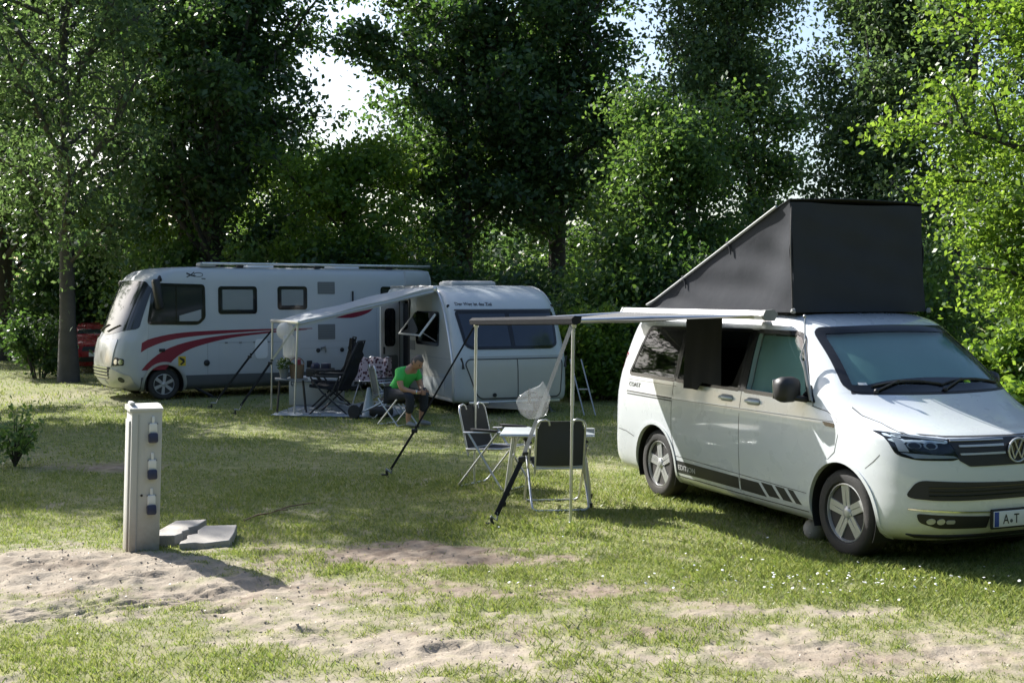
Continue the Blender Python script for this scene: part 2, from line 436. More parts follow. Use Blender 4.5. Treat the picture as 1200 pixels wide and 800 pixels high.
# ------------------------------------------------------------------ wheel
def wheel(parent, c, r, w, side, rimr, spokes=5, name='wheel', steer=0.0, style='wide', rim_mat='alloy'):
    """side=-1: outer face towards -y"""
    ax = V((math.sin(steer)*-side*0, side, 0)); c = V(c)
    h = w/2
    prof = [(rimr*.96,-h*.7),(rimr*1.02,-h*.9),(r*.86,-h),(r*.965,-h*.82),(r,-h*.6),(r,-h*.25),(r*.992,-h*.2),(r*.992,-h*.13),(r,-h*.08),(r,h*.08),(r*.992,h*.13),(r*.992,h*.2),(r,h*.25),(r,h*.6),(r*.965,h*.82),(r*.86,h),(rimr*1.05,h*.92),(rimr,h*.74),(rimr*.97,h*.6)]
    mb = MB().lathe(prof, (0,0,0), ax, 40)
    t = build(name, mb, 'rubber', parent, 50); t.location = c; t.rotation_euler = (0,0,steer)
    rb = MB()
    rb.lathe([(rimr*.99,h*.25),(rimr*.995,h*.78),(rimr*.955,h*.80),(rimr*.93,h*.62),(rimr*.90,h*.1)], (0,0,0), ax, 40, caps=False)
    rb.lathe([(.012,h*.78),(.03,h*.77),(rimr*.20,h*.70),(rimr*.27,h*.55),(rimr*.27,h*.1)], (0,0,0), ax, 24)
    u = V((1,0,0)); wv = V((0,0,1))
    for i in range(spokes):
        q = PI/2+2*PI*i/spokes+.12; d = u*math.cos(q)+wv*math.sin(q); p = -u*math.sin(q)+wv*math.cos(q)
        def sp(off, w0, w1, y0, y1, r0, r1):
            vs = []
            for rr_, ww, yy in ((r0, w0, y0), (r1, w1, y1)):
                for sg in (-1, 1): vs.append(d*rr_+p*(off+sg*ww/2)+ax*yy)
                for sg in (-1, 1): vs.append(d*rr_+p*(off+sg*ww*.7)+ax*(yy-h*.32))
            rb.add(vs, [[0,1,5,4],[2,6,7,3],[0,4,6,2],[1,3,7,5],[0,2,3,1],[4,5,7,6]])
        if style == 'wide':
            sp(-rimr*.10, rimr*.15, rimr*.20, h*.66, h*.70, rimr*.18, rimr*.94)
            sp(rimr*.10, rimr*.15, rimr*.20, h*.66, h*.70, rimr*.18, rimr*.94)
            sp(0, rimr*.2, rimr*.1, h*.60, h*.62, rimr*.18, rimr*.80)
        else:
            sp(0, rimr*.24, rimr*.30, h*.66, h*.70, rimr*.18, rimr*.94)
        bq = q+PI/spokes
        d2 = u*math.cos(bq)+wv*math.sin(bq); rb.lathe([(rimr*.045,h*.5),(rimr*.045,h*.72)], d2*rimr*.21, ax, 6)
    build('rim', rb, rim_mat, t, 30)
    bd = MB().lathe([(rimr*.9,0),(rimr*.9,h*.08)], (0,0,0), ax, 24).lathe([(rimr*.62,h*.1),(rimr*.62,h*.2)], (0,0,0), ax, 24)
    build('brake_disc', bd, 'black_plastic', t, 30)
    return t

def liner(parent, x, y, z, r, s, depth=.27):
    """dark inner wing above a wheel; s: side the opening faces"""
    q = np.linspace(R(-25), R(205), 30)
    g = [[V((x+r*math.cos(a), y-s*d, z+r*math.sin(a))) for a in q] for d in (0, depth)]
    mb = MB().sheet(g, .004)
    mb.prism([(r*math.cos(a), r*math.sin(a)) for a in q], lambda u, w: V((x+u, y-s*depth, z+w)), lambda u, w: V((x+u, y-s*(depth+.01), z+w)))
    return build('wheel_arch_liner', mb, 'black_plastic', parent, 40)
# ------------------------------------------------------------------ camera
CAMH = 2.061
cd = bpy.data.cameras.new('camera'); cam = bpy.data.objects.new('camera', cd); COL.objects.link(cam)
cam.location = (0, 0, CAMH); cam.rotation_euler = (R(90-2.2117), 0, 0)
cd.lens = 41.986; cd.sensor_width = 36; cd.clip_start = .1; cd.clip_end = 2000
SC.camera = cam
# ------------------------------------------------------------------ light
w = bpy.data.worlds.new('World'); SC.world = w; w.use_nodes = True
SUN_EL = R(35.5); sun_dir = V((-.73,.68,0)).normalized()*math.cos(SUN_EL); sun_dir.z = math.sin(SUN_EL)
nt = w.node_tree; sk = nt.nodes.new('ShaderNodeTexSky'); sk.sky_type = 'NISHITA'; sk.sun_disc = False
sk.sun_elevation = SUN_EL; sk.sun_rotation = math.atan2(sun_dir.x, sun_dir.y)
sk.air_density = 1.0; sk.dust_density = 2.2; sk.ozone_density = 1.8
nt.links.new(sk.outputs[0], nt.nodes['Background'].inputs['Color']); nt.nodes['Background'].inputs['Strength'].default_value = .10
sl = bpy.data.lights.new('sun', 'SUN'); sl.energy = 5.0; sl.angle = R(.5); sl.color = (1, .97, .915)
so = bpy.data.objects.new('sun', sl); COL.objects.link(so)
so.rotation_euler = (-sun_dir).to_track_quat('-Z', 'Y').to_euler(); so.location = (-20, 30, 30)
vs_ = SC.view_settings; vs_.view_transform = 'Standard'; vs_.look = 'None'; vs_.gamma = 1; vs_.exposure = 1.22
vs_.use_curve_mapping = False
SC.cycles.use_denoising = True
SC.cycles.max_bounces = 10; SC.cycles.transparent_max_bounces = 24
SC.cycles.caustics_reflective = False; SC.cycles.caustics_refractive = False
# ================================================================== CAMPER VAN
VAN_YAW = R(-67.85); VAN_LOC = (2.332, 12.499, 0)
van = thing('camper_van', 'white camper van with a black cloth tent raised on its roof', 'camper van', VAN_LOC, VAN_YAW)
VK = [ # z, xr, xf, w, Lf, nf, Lr, nr
 (.20,-.80,3.62,.84,.80,3.2,.30,4), (.25,-.93,3.76,.90,.85,3.3,.32,5), (.33,-.985,3.85,.930,.85,3.4,.32,5),
 (.45,-.995,3.895,.942,.85,3.4,.32,5), (.56,-.985,3.90,.947,.85,3.4,.30,5), (.62,-.965,3.893,.950,.85,3.4,.28,5),
 (.72,-.96,3.885,.953,.85,3.4,.28,5), (.85,-.955,3.865,.953,.85,3.4,.28,5),
 (.96,-.95,3.83,.950,.85,3.4,.28,5), (1.00,-.948,3.79,.948,.85,3.4,.28,5), (1.035,-.945,3.70,.946,.9,3.3,.28,5), (1.06,-.943,3.61,.942,.95,3.2,.28,5),
 (1.12,-.94,3.44,.934,.95,3.1,.28,5), (1.19,-.93,3.27,.924,.85,3.2,.28,5), (1.26,-.92,3.12,.910,.70,3.4,.28,5),
 (1.295,-.915,3.05,.897,.62,3.6,.28,5), (1.40,-.89,2.93,.872,.60,3.6,.26,5), (1.55,-.855,2.745,.834,.58,3.6,.26,5),
 (1.70,-.81,2.535,.788,.56,3.6,.25,5), (1.775,-.78,2.455,.758,.56,3.6,.25,5), (1.82,-.755,2.38,.735,.55,3.6,.25,5),
 (1.86,-.72,2.27,.70,.50,3.5,.25,5), (1.89,-.67,2.12,.655,.45,3.5,.25,4.5), (1.91,-.60,1.92,.59,.40,3.5,.25,4), (1.92,-.4,1.6,.45,.4,3,.3,4)]
van_solid = loft_body(VK, 4)
VB = mb_bvh(van_solid)
# openings
RQ = rpoly([(-.60,1.235),(.345,1.225),(.345,1.725),(-.385,1.72)], [.05,.02,.02,.06])
SW = rpoly([(.395,1.225),(1.50,1.215),(1.50,1.735),(.395,1.725)], .02)
FW = rpoly([(1.60,1.212),(2.545,1.20),(2.44,1.45),(2.27,1.70),(2.19,1.735),(1.60,1.735)], [.02,.04,.2,.06,.06,.03])
WS = rpoly([(-.785,1.312),(0,1.30),(.785,1.312),(.675,1.765),(0,1.785),(-.675,1.765)], [.05,.3,.05,.05,.3,.05])
cutters = []
for x in (0, 3.0):
    for s in (-1, 1):
        c = MB().lathe([(.405,.62),(.405,1.2)], (x,0,.345), (0,s,0), 48)
        cutters.append(c)
cab = [(z,-.86 if z<1.3 else xr+.06,(2.80 if z < 1.285 else xf-.07),w-.055,Lf,nf,Lr,nr) for z,xr,xf,w,Lf,nf,Lr,nr in
       [(.62,0,0,.953,.1,8,.28,5),(1.0,0,0,.94,.1,8,.28,5),(1.20,0,0,.924,.3,5,.28,5),(1.283,0,0,.897,.5,4,.28,5)]+[k for k in VK if 1.3 < k[0] < 1.83]]
cutters.append(loft_body(cab, 2))
for s in (-1, 1):
    for P in (RQ, SW, FW):
        Q = offpoly(P, -.012)
        cutters.append(MB().prism(Q, lambda x, z, s=s: V((x, s*.55, z)), lambda x, z, s=s: V((x, s*1.3, z))))
cutters.append(MB().prism(offpoly(WS, -.012), lambda y, z: V((1.7, y, z)), lambda y, z: V((4.2, y, z))))
body_me = cut(van_solid, cutters)
link('body', body_me, M['van_paint'], van, 24)

for s, ax in ((-1,'R'), (1,'L')):
    # black band behind the side glass (pillars), then the panes
    band = MB()
    patch(VB, ax, rect(.345,1.21,.395,1.745,.004), off=.002, mb=band)
    patch(VB, ax, rect(1.50,1.20,1.60,1.75,.004), off=.002, mb=band)
    for P in (RQ, SW, FW): ring_patch(VB, ax, offpoly(P, .022), offpoly(P, -.013), off=.0035, th=.012, mb=band)
    build('window_surround', band, 'gloss_black', van, fixn=False)
    for nm, P, g in (('quarter_window', RQ, 'glass_privacy'), ('sliding_door_window', SW, 'glass_privacy'), ('door_window', FW, 'glass_clear')):
        patch_obj(nm, VB, ax, offpoly(P, -.014), g, van, off=-.001, th=.004)
ring = ring_patch(VB, 'F', offpoly(WS, .024), offpoly(WS, -.03), off=.006, th=.016, cell=.022)
build('windscreen_surround', ring, 'gloss_black', van, fixn=False)
patch_obj('windscreen', VB, 'F', offpoly(WS, -.014), 'glass_clear', van, off=.001, th=.005, cell=.035)
patch_obj('sticker', VB, 'F', rect(-.70,1.335,-.64,1.36,.004), 'white_plastic', van, off=.003, th=.002)
wp = MB()
for y0, y1 in ((-.62,.05), (.02,.66)):
    pts = []
    for i in range(12):
        t = i/11; y = y0+(y1-y0)*t; z = 1.325+.035*math.sin(PI*t)
        h = VB.ray_cast(V((12,y,z)), V((-1,0,0))); pts.append(h[0]+h[1]*.014)
    wp.tube(pts, .011, 6)
    h = VB.ray_cast(V((12,y0,1.285)), V((-1,0,0))); wp.tube([h[0]+h[1]*.02, pts[4]+V((.012,0,.012))], .009, 6); wp.ball(h[0]+h[1]*.02, .02)
build('wiper', wp, 'black_plastic', van)
# cowl
patch_obj('cowl', VB, 'F', rpoly([(-.79,1.275),(0,1.262),(.79,1.275),(.775,1.302),(0,1.291),(-.775,1.302)], [.01,.3,.01,.01,.3,.01]), 'black_plastic', van, off=.002)
# interior
seat = MB()
for y in (-.42, .42):
    seat.box((1.95,y,.86), (.52,.50,.16), bev=.05)
    seat.beam((1.78,y,.92), (1.56,y,1.42), .48, .13, bev=.05, up=(0,1,0)) if False else seat.box((1.66,y,1.18), (.14,.46,.60), bev=.06, mtx=Matrix.Rotation(R(-14),4,'Y'))
    seat.box((1.55,y,1.56), (.09,.26,.18), bev=.035)
    seat.tube([(1.57,y-.06,1.42),(1.56,y-.06,1.52)], .008, 6); seat.tube([(1.57,y+.06,1.42),(1.56,y+.06,1.52)], .008, 6)
build('cab_seats', seat, 'interior', van)
bn = MB().box((.35,0,.95), (.6,1.3,.18), bev=.05).box((.02,0,1.22), (.14,1.3,.6), bev=.05).box((.95,.66,1.0), (1.5,.3,.6), bev=.01)
build('rear_bench', bn, 'interior', van)
da = MB().box((2.58,0,1.12), (.42,1.62,.20), bev=.07).box((2.40,.42,1.18), (.16,.42,.14), bev=.05)
build('dashboard', da, 'interior', van)
sw = MB().tube([(2.2+.05*math.cos(q)*.9, .42+.19*math.sin(q), 1.17+.17*math.cos(q)) for q in np.linspace(0,2*PI,25)[:-1]], .014, 8, closed=True).box((2.24,.42,1.15), (.05,.16,.12), bev=.02).tube([(2.24,.42,1.15),(2.45,.42,1.05)], .03, 8)
build('steering_wheel', sw, 'black_plastic', van)
build('roof_lining', MB().box((.75,0,1.80), (2.6,1.2,.03), bev=.01), 'interior_light', van)
# the blind drawn behind the windscreen's lower edge and a drawn curtain by the left windows
bld = patch(VB, 'F', rpoly([(-.74,1.345),(-.45,1.40),(0,1.42),(.45,1.40),(.74,1.345),(.655,1.755),(0,1.775),(-.655,1.755)], [.03,.2,.3,.2,.03,.05,.3,.05]), off=-.035, th=.004, cell=.05)
build('windscreen_blind', bld, 'blind_teal', van, 40, fixn=False)
for s, ax in ((-1,'R'),(1,'L')):
    build('door_blind', patch(VB, ax, rpoly([(1.63,1.18),(2.46,1.18),(2.30,1.50),(2.14,1.72),(1.63,1.72)], .03), off=-.05, th=.004, cell=.06), 'blind_teal', van, 40, fixn=False)
# wheels and underbody
for x, y in ((0,-.80),(3.0,-.80),(0,.80),(3.0,.80)):
    wheel(van, (x,y,.345), .345, .235, -1 if y < 0 else 1, .235, 5)
ub = MB().box((1.5,0,.30), (4.2,1.05,.26), bev=.04)
for x in (0, 3.0): ub.tube([(x,-.7,.33),(x,.7,.33)], .05, 8)
ub.box((1.5,0,.225), (2.0,1.60,.05), bev=.01)
build('underbody', ub, 'black_plastic', van)
for x in (0, 3.0):
    for s, ax in ((-1,'R'),(1,'L')):
        ar = MB(); q = np.linspace(R(-18), R(198), 30)
        o_ = [(x+.432*math.cos(a), .345+.432*math.sin(a)) for a in q]; i_ = [(x+.402*math.cos(a), .345+.402*math.sin(a)) for a in q]
        k = len(q); patch(VB, ax, o_+i_, [[i,i+1,k+i+1,k+i] for i in range(k-1)], off=.010, th=.02, cell=1, mb=ar)
        build('wheel_arch_lip', ar, 'van_paint', van, 40, fixn=False)
        liner(van, x, s*.92, .345, .40, s, .30)
# seams
sm = MB()
for s, ax in ((-1,'R'),(1,'L')):
    seam(VB, ax, [(.345,1.20),(.34,1.0),(.345,.70),(.40,.50),(.42,.30)], mb=sm)
    seam(VB, ax, [(1.555,1.75),(1.555,.9),(1.56,.30)], mb=sm)
    seam(VB, ax, [(2.60,1.16),(2.80,1.13),(2.93,1.08),(2.965,.95),(2.93,.82),(2.83,.74)], mb=sm)
    seam(VB, ax, [(-.62,1.048),(.34,1.04)], w=.014, mb=sm); seam(VB, ax, [(-.60,1.022),(.34,1.016)], w=.012, mb=sm)
    seam(VB, ax, [(.36,.48),(1.55,.455),(2.55,.435)], w=.005, mb=sm)
    seam(VB, ax, [(.42,.285),(1.55,.275),(2.58,.28)], w=.008, mb=sm)
    seam(VB, ax, [(-.66,1.175),(.40,1.165)], w=.004, mb=sm)
    seam(VB, ax, [(3.44,.86),(3.38,.80),(3.30,.74)], w=.005, mb=sm)
    seam(VB, ax, [(-.90,.64),(-.62,.62),(-.44,.58)], w=.008, mb=sm)
build('panel_seams', sm, 'seam', van, fixn=False)
cr = MB()
for s, ax in ((-1,'R'),(1,'L')):
    seam(VB, ax, [(.36,1.035),(1.5,1.045),(2.6,1.055),(2.95,1.058),(3.2,1.052)], w=.007, mb=cr)
build('waist_crease', cr, 'seam_light', van, fixn=False)
hs = MB()
for s in (-1,1):
    pts = [(3.0,s*.84),(3.12,s*.835),(3.30,s*.80),(3.50,s*.80),(3.58,s*.77)]
    seam(VB, 'T', pts, w=.007, mb=hs)
seam(VB, 'F', [(-.80,1.03),(-.56,1.012),(0,1.005),(.56,1.012),(.80,1.03)], w=.010, mb=hs)
build('bonnet_seams', hs, 'seam', van, fixn=False)
# side decals
def bar(x0, x1, t0=.432, t1=.325, sl=.11): return [(x0,t0),(x1,t0-.004),(x1+sl,t1),(x0+sl,t1)]
for s, ax in ((-1,'R'),(1,'L')):
    dc = MB()
    patch(VB, ax, [(.37,.438),(1.545,.425),(1.545,.318),(.41,.318)], off=.0022, th=.002, mb=dc)
    patch(VB, ax, [(1.57,.425),(1.86,.422),(1.97,.312),(1.57,.316)], off=.0022, th=.002, mb=dc)
    for x0, x1 in ((1.90,2.06),(2.11,2.24),(2.29,2.37)): patch(VB, ax, bar(x0, x1), off=.0022, th=.002, mb=dc)
    build('side_stripe', dc, 'decal_black', van, fixn=False)
build('stripe_lettering', text_patch(VB, 'R', 'EDITION', (.46,.352), .066, 1, -.01, bold=.001, sx=1.25), 'decal_grey', van, None, fixn=False)
build('pillar_lettering', text_patch(VB, 'R', 'COAST', (-.58,1.105), .06, 1, -.01, sx=1.3), 'seam', van, None, fixn=False)
# handles, mirrors, marker
for s, ax in ((-1,'R'),(1,'L')):
    for x, z in ((1.33,1.125),(1.76,1.125)):
        h = VB.ray_cast(V((x,s*6,z)), V((0,-s,0)))[0]
        b = MB()
        patch(VB, ax, rpoly([(x-.10,z-.032),(x+.10,z-.032),(x+.10,z+.032),(x-.10,z+.032)], .03), off=.0025, th=.004, mb=b)
        hd = build('door_handle', b, 'seam_light', van, fixn=False)
        build('grip', MB().tube([(x-.10,h.y+s*.008,z),(x-.07,h.y+s*.035,z+.003),(x+.07,h.y+s*.035,z+.003),(x+.10,h.y+s*.008,z)], [.012,.016,.016,.012], 8), 'van_paint', hd, 50)
    mb = MB()
    mb.box((2.44,s*1.06,1.285), (.16,.22,.21), bev=.06, mtx=Matrix.Rotation(s*R(-8),4,'Z'))
    mb.beam((2.50,s*.89,1.20), (2.46,s*1.02,1.22), .10, .05, bev=.02)
    mr = build('wing_mirror', mb, 'black_plastic', van, 50)
    build('mirror_base', patch(VB, ax, rpoly([(2.42,1.19),(2.64,1.185),(2.54,1.33)], .02), off=.006, th=.012), 'gloss_black', mr, fixn=False)
    build('mirror_glass', MB().box((2.357,s*1.065,1.285), (.006,.17,.16), bev=.002, mtx=Matrix.Rotation(s*R(-8),4,'Z')), 'chrome', mr)
    patch_obj('side_marker', VB, ax, rpoly([(2.76,1.050),(2.92,1.045),(2.92,1.012),(2.80,1.018)], .012), 'gloss_black', van, off=.003)
# front: headlights
for s in (-1, 1):
    P = rpoly([(s*.905,1.035),(s*.57,.995),(s*.50,.865),(s*.56,.845),(s*.80,.845),(s*.88,.872)], [.015,.01,.04,.05,.06,.03])
    hl = build('headlight', patch(VB, 'F', P, off=.003, th=.010, cell=.04), 'gloss_black', van, fixn=False)
    ch = MB(); patch(VB, 'F', [(s*.86,1.022),(s*.60,.992),(s*.60,.982),(s*.85,1.010)], off=.007, th=.006, mb=ch)
    patch(VB, 'F', [(s*.86,.893),(s*.56,.878),(s*.53,.862),(s*.80,.858),(s*.83,.876)], off=.007, th=.006, mb=ch)
    patch(VB, 'F', rpoly([(s*.875,1.0),(s*.845,.995),(s*.82,.90),(s*.865,.90)], .008), off=.007, th=.006, mb=ch)
    for yy, rr in ((.70,.034),(.79,.030)):
        patch(VB, 'F', [(s*yy+rr*1.25*math.cos(a), .95+rr*.8*math.sin(a)) for a in np.linspace(0,2*PI,18)[:-1]], off=.008, th=.006, mb=ch, cell=.03)
    build('reflector', ch, 'steel', hl, fixn=False)
    dk = MB()
    for yy in (.70,.79): patch(VB, 'F', [(s*yy+.030*math.cos(a), .947+.020*math.sin(a)) for a in np.linspace(0,2*PI,14)[:-1]], off=.011, th=.006, mb=dk)
    build('lamp_bulb', dk, 'gloss_black', hl, fixn=False)
    build('lens', patch(VB, 'F', offpoly(P, -.006), off=.016, th=.003, cell=.04), 'glass_lens', hl, fixn=False)
# grille
gp = rpoly([(-.575,.995),(.575,.995),(.52,.845),(.44,.800),(-.44,.800),(-.52,.845)], .01)
gr = patch_obj('grille', VB, 'F', gp, 'black_plastic', van, off=.006, th=.012, cell=.04)
gc = MB()
for s in (-1,1):
    for z in (.945,.888):
        patch(VB, 'F', rpoly([(s*.115,z-.008),(s*.505,z-.006),(s*.51,z+.008),(s*.115,z+.008)], .004), off=.014, th=.012, mb=gc)
    patch(VB, 'F', [(s*.10,.986),(s*.56,.988),(s*.56,.980),(s*.10,.978)], off=.012, th=.01, mb=gc, cell=.04)
build('grille_bars', gc, 'alloy', gr, fixn=False)
# emblem: a ring holding a V above a W
eb = MB(); xe = VB.ray_cast(V((12,0,.905)), V((-1,0,0)))[0].x+.022; ze = .905; re = .088
eb.tube([(xe, re*math.cos(q), ze+re*math.sin(q)) for q in np.linspace(0,2*PI,40)[:-1]], .0085, 8, closed=True)
def estroke(a, b): eb.beam((xe,a[0]*re,ze+a[1]*re), (xe,b[0]*re,ze+b[1]*re), .010, .0135, bev=.003, up=(1,0,0))
for s in (-1,1):
    estroke((s*.42,.84),(s*.07,.08)); estroke((s*.80,.46),(s*.40,-.74)); estroke((s*.40,-.74),(s*.05,-.04))
eb.beam((xe,-.10*re,ze+.07*re),(xe,.10*re,ze+.07*re),.010,.012,up=(1,0,0))
eb.beam((xe,-.07*re,ze-.05*re),(xe,.07*re,ze-.05*re),.010,.012,up=(1,0,0))
em = build('emblem', eb, 'alloy', van, 40)
build('emblem_back', MB().lathe([(.0865,0),(.0865,.012)], (xe-.018,0,ze), (1,0,0), 32), 'gloss_black', em)
# lower intake, fog slots, plate
lg = patch_obj('lower_intake', VB, 'F', rpoly([(-.80,.700),(0,.672),(.80,.700),(.86,.565),(.70,.555),(-.70,.555),(-.86,.565)], [.05,.1,.05,.05,.03,.03,.05]), 'black_plastic', van, off=.007, th=.012, cell=.05)
lr = MB()
for z in (.59,.62,.65): patch(VB, 'F', [(-.74,z-.004),(.74,z-.004),(.74,z+.004),(-.74,z+.004)], off=.012, th=.008, mb=lr)
build('intake_slats', lr, 'gloss_black', lg, fixn=False)
for s in (-1,1):
    fs_ = patch_obj('fog_light_slot', VB, 'F', rpoly([(s*.80,.452),(s*.28,.430),(s*.28,.340),(s*.66,.345),(s*.78,.385)], [.02,.006,.006,.03,.03]), 'black_plastic', van, off=.007, th=.012, cell=.05)
    fl = MB()
    for yy in (.715,.655): patch(VB, 'F', [(s*yy+.026*math.cos(a), .400+.022*math.sin(a)) for a in np.linspace(0,2*PI,16)[:-1]], off=.013, th=.008, mb=fl)
    patch(VB, 'F', rect(min(s*.56,s*.62),.385,max(s*.56,s*.62),.412,.012), off=.013, th=.008, mb=fl)
    build('fog_light', fl, 'alloy', fs_, fixn=False)
    patch_obj('bumper_trim', VB, 'F', [(s*.84,.488),(s*.27,.468),(s*.27,.456),(s*.84,.476)], 'chrome', van, off=.006)
patch_obj('lower_lip', VB, 'F', [(-.80,.285),(.80,.285),(.74,.262),(-.74,.262)], 'black_plastic', van, off=.012, th=.016)
pl = MB().box((3.915,0,.405), (.012,.53,.118), bev=.004)
pt = build('number_plate', pl, 'white_plastic', van)
build('plate_holder', MB().box((3.902,0,.405), (.018,.56,.148), bev=.005), 'black_plastic', pt)
build('blue_strip', MB().box((3.9212,-.242,.405), (.003,.042,.110), bev=.001), 'blue_band', pt)
for chr_, yy in (('A',-.182),('T',-.078)):
    tb = MB(); tv, tf = text_flat(chr_, .10, .001)
    tb.add([(3.9228, yy+v[0]*.85, .370+v[1]) for v in tv], tf); tb.add([(3.9224, yy+v[0]*.85, .370+v[1]) for v in tv], [f[::-1] for f in tf])
    build('plate_letter', tb, 'decal_black', pt, None, fixn=False)
build('seal', MB().lathe([(.013,0),(.013,.002)], (3.9215,-.102,.388), (1,0,0), 16), 'skirt_grey', pt)
# whip aerial leaning on the wing
an = MB().tube([(2.62,-.915,1.15),(2.55,-.93,1.30),(2.46,-.90,1.62),(2.40,-.86,1.88)], [.012,.010,.008,.006], 8).ball((2.40,-.86,1.885), .016)
an.tube([(2.585,-.925,1.20),(2.50,-.935,1.52)], .017, 8).tube([(2.64,-.90,1.12),(2.44,-.93,1.55),(2.46,-.89,1.70)], .006, 6)
build('aerial', an, 'steel', van)
# roof lamp strip and rear lights
for s in (-1,1):
    patch_obj('tail_light', VB, 'B', rpoly([(s*.80,1.0),(s*.90,1.0),(s*.86,1.45),(s*.78,1.45)], .02), 'decal_red', van, off=.004)
patch_obj('rear_window', VB, 'B', rect(-.62,1.25,.62,1.66,.06), 'pane_dark', van, off=.004)

# ---- raised roof and its cloth cover
rng = random.Random(3)
zb = 1.918; zt = 2.885; yw = .725
def roof_z(x):   # underside edge line of the raised lid
    xr_, xf_ = -.52, 1.95
    return zb+.03+(zt-zb-.03)*max(0, min(1, (x-xr_)/(xf_-xr_)))
cv = MB()
# front face
nu, nv = 28, 20
def wr(u, v, k=0): return .008*math.sin(u*17+k)*math.sin(v*9+k*2)+.006*math.sin(u*7+v*23+k)
front = []
for i in range(nv+1):
    t = i/nv; row = []
    for j in range(nu+1):
        u = j/nu; y = -yw+2*yw*u; ins = .02*math.sin(PI*t)
        y *= (1.0-.026*math.sin(PI*t)-(.012*t))
        edge = min(1, 8*min(u,1-u))
        x = 2.03-.06*t-.018*math.sin(PI*t)*edge+wr(u,t)*1.1*edge+.012*edge
        z = zb-.005+(zt-zb)*t - t*t*(.022*math.sin(PI*u)+.012*(1-edge))
        row.append((x,y,z))
    front.append(row)
cv.sheet(front, .006)
for s in (-1,1):
    side_ = []
    for i in range(nv+1):
        t = i/nv; row = []
        for j in range(41):
            u = j/40; x0 = -.54+(2.03-.06*t+.54)*u
            top = roof_z(x0)
            z = zb-.005+(top-zb+.005)*t
            dx = 1-u
            fold = .030*math.sin(22*dx*math.exp(-1.2*dx)+3*t)*math.exp(-5*dx)+.017*math.sin((x0*.9+z*2.4)*6+1.5*math.sin(x0*3))*(.3+.7*u)*math.sin(PI*t)
            sag = -.035*math.sin(PI*min(1,t))*(.35+.65*u)
            y = s*(yw-.012*t*u+sag+fold*math.sin(PI*min(1,t*.9+.05)))
            row.append((x0,y,z))
        side_.append(row)
    cv.sheet(side_, .006)
# top cover
top = []
for i in range(3+12):
    row = []
    x0 = -.56+(2.53+.005)*i/14
    for j in range(17):
        u = j/16; y = (-yw+2*yw*u)*1.006
        z = roof_z(x0)+.012+.02*math.sin(PI*u)
        row.append((x0,y,z))
    top.append(row)
cv.sheet(top, .008)
tent = build('roof_tent_cover', cv, 'tent_black', van, 50)
ed = MB()
for s in (-1,1):
    ed.tube([(x, s*(yw+.012), roof_z(x)+.012) for x in np.linspace(-.56,1.80,14)], .013, 8)
build('edge_piping', ed, 'seam_light', tent, 50)
for x in (.20,1.02):
    tb = MB().box((x,-yw-.016,roof_z(x)+.012), (.05,.014,.05), bev=.005).tube([(x+.02,-yw-.014,roof_z(x)+.0),(x+.04,-yw-.008,roof_z(x)-.09)], .007, 6)
    build('tie_tab', tb, 'tent_black', tent)
build('corner_cord', MB().tube([(1.98,-yw+.02,zt-.05),(2.02,-yw-.012,2.5),(2.045,-yw-.005,1.94)], .008, 6), 'black_plastic', tent)
for y in (-yw-.01, yw+.01): build('corner_tie', MB().ball((2.06,y,1.925), .022, jit=.4), 'grey_plastic', tent)
build('roof_bellows', MB().box((.75,0,1.925), (2.48,1.36,.05), bev=.02), 'black_plastic', van)
# ---- side awning, wound out
def v_local(p):
    d = V(p)-V(VAN_LOC); c, s = math.cos(VAN_YAW), math.sin(VAN_YAW)
    return V((c*d.x+s*d.y, -s*d.x+c*d.y, d.z))
cas = MB()
pr = [(-.84,1.845),(-.93,1.85),(-.95,1.885),(-.93,1.925),(-.85,1.93),(-.81,1.90)]
cas.prism(pr, lambda y, z: V((-.72,y,z)), lambda y, z: V((1.90,y,z)))
awn = build('awning', cas, 'alu', van, 25)
for x0, x1 in ((1.90,1.935),(-.755,-.72)):
    ec = MB().prism(offpoly(pr,.008), lambda y, z: V((x0,y,z)), lambda y, z: V((x1,y,z)))
    build('end_cap', ec, 'grey_plastic', awn, 25)
for x in (-.4,.6,1.6): build('bracket', MB().box((x,-.80,1.87), (.12,.10,.05), bev=.01), 'black_plastic', awn)
RN = v_local((.553,10.76,1.835)); RF = v_local((-.39,12.97,1.775))
rd = (RF-RN).normalized()
A0 = RN-rd*.05; A1 = RF+rd*.05
C0 = V((1.88,-.93,1.885)); C1 = V((-.70,-.93,1.885))
g = []
for i in range(15):
    t = i/14; row = []
    for j in range(15):
        u = j/14; a = C0.lerp(A0,t); b = C1.lerp(A1,t); p = a.lerp(b,u)
        p.z += -.045*math.sin(PI*t)*(.4+.6*math.sin(PI*u)) + .01*math.sin(u*21)*math.sin(PI*t)
        row.append(p)
    g.append(row)
build('canopy', MB().sheet(g, .004), 'canopy_grey', awn, 60, fixn=False)
ra = MB()
out = V((0,0,1)).cross(rd).normalized()
if out.y > 0: out = -out
prf = [(-.05,.035),(.02,.042),(.055,.014),(.045,-.030),(0,-.040),(-.04,-.02)]
ra.prism(prf, lambda a, b: A0-rd*.02+out*a+V((0,0,b)), lambda a, b: A1+rd*.02+out*a+V((0,0,b)))
build('front_rail', ra, 'fabric_dark', awn, 25)
for P, Gp in ((RN, v_local((.53,10.74,0))), (RF, v_local((-.41,12.99,0)))):
    lg_ = MB()
    mid = P.lerp(Gp,.42); top_ = P+V((0,0,-.04))
    lg_.tube([top_, mid], .017, 10); lg_.tube([mid+V((0,0,.02)), Gp], .0135, 10)
    lg_.box(Gp+V((0,0,.008)), (.05,.05,.016), bev=.004).box(top_, (.05,.05,.05), bev=.01)
    build('awning_leg', lg_, 'alu', awn, 40)
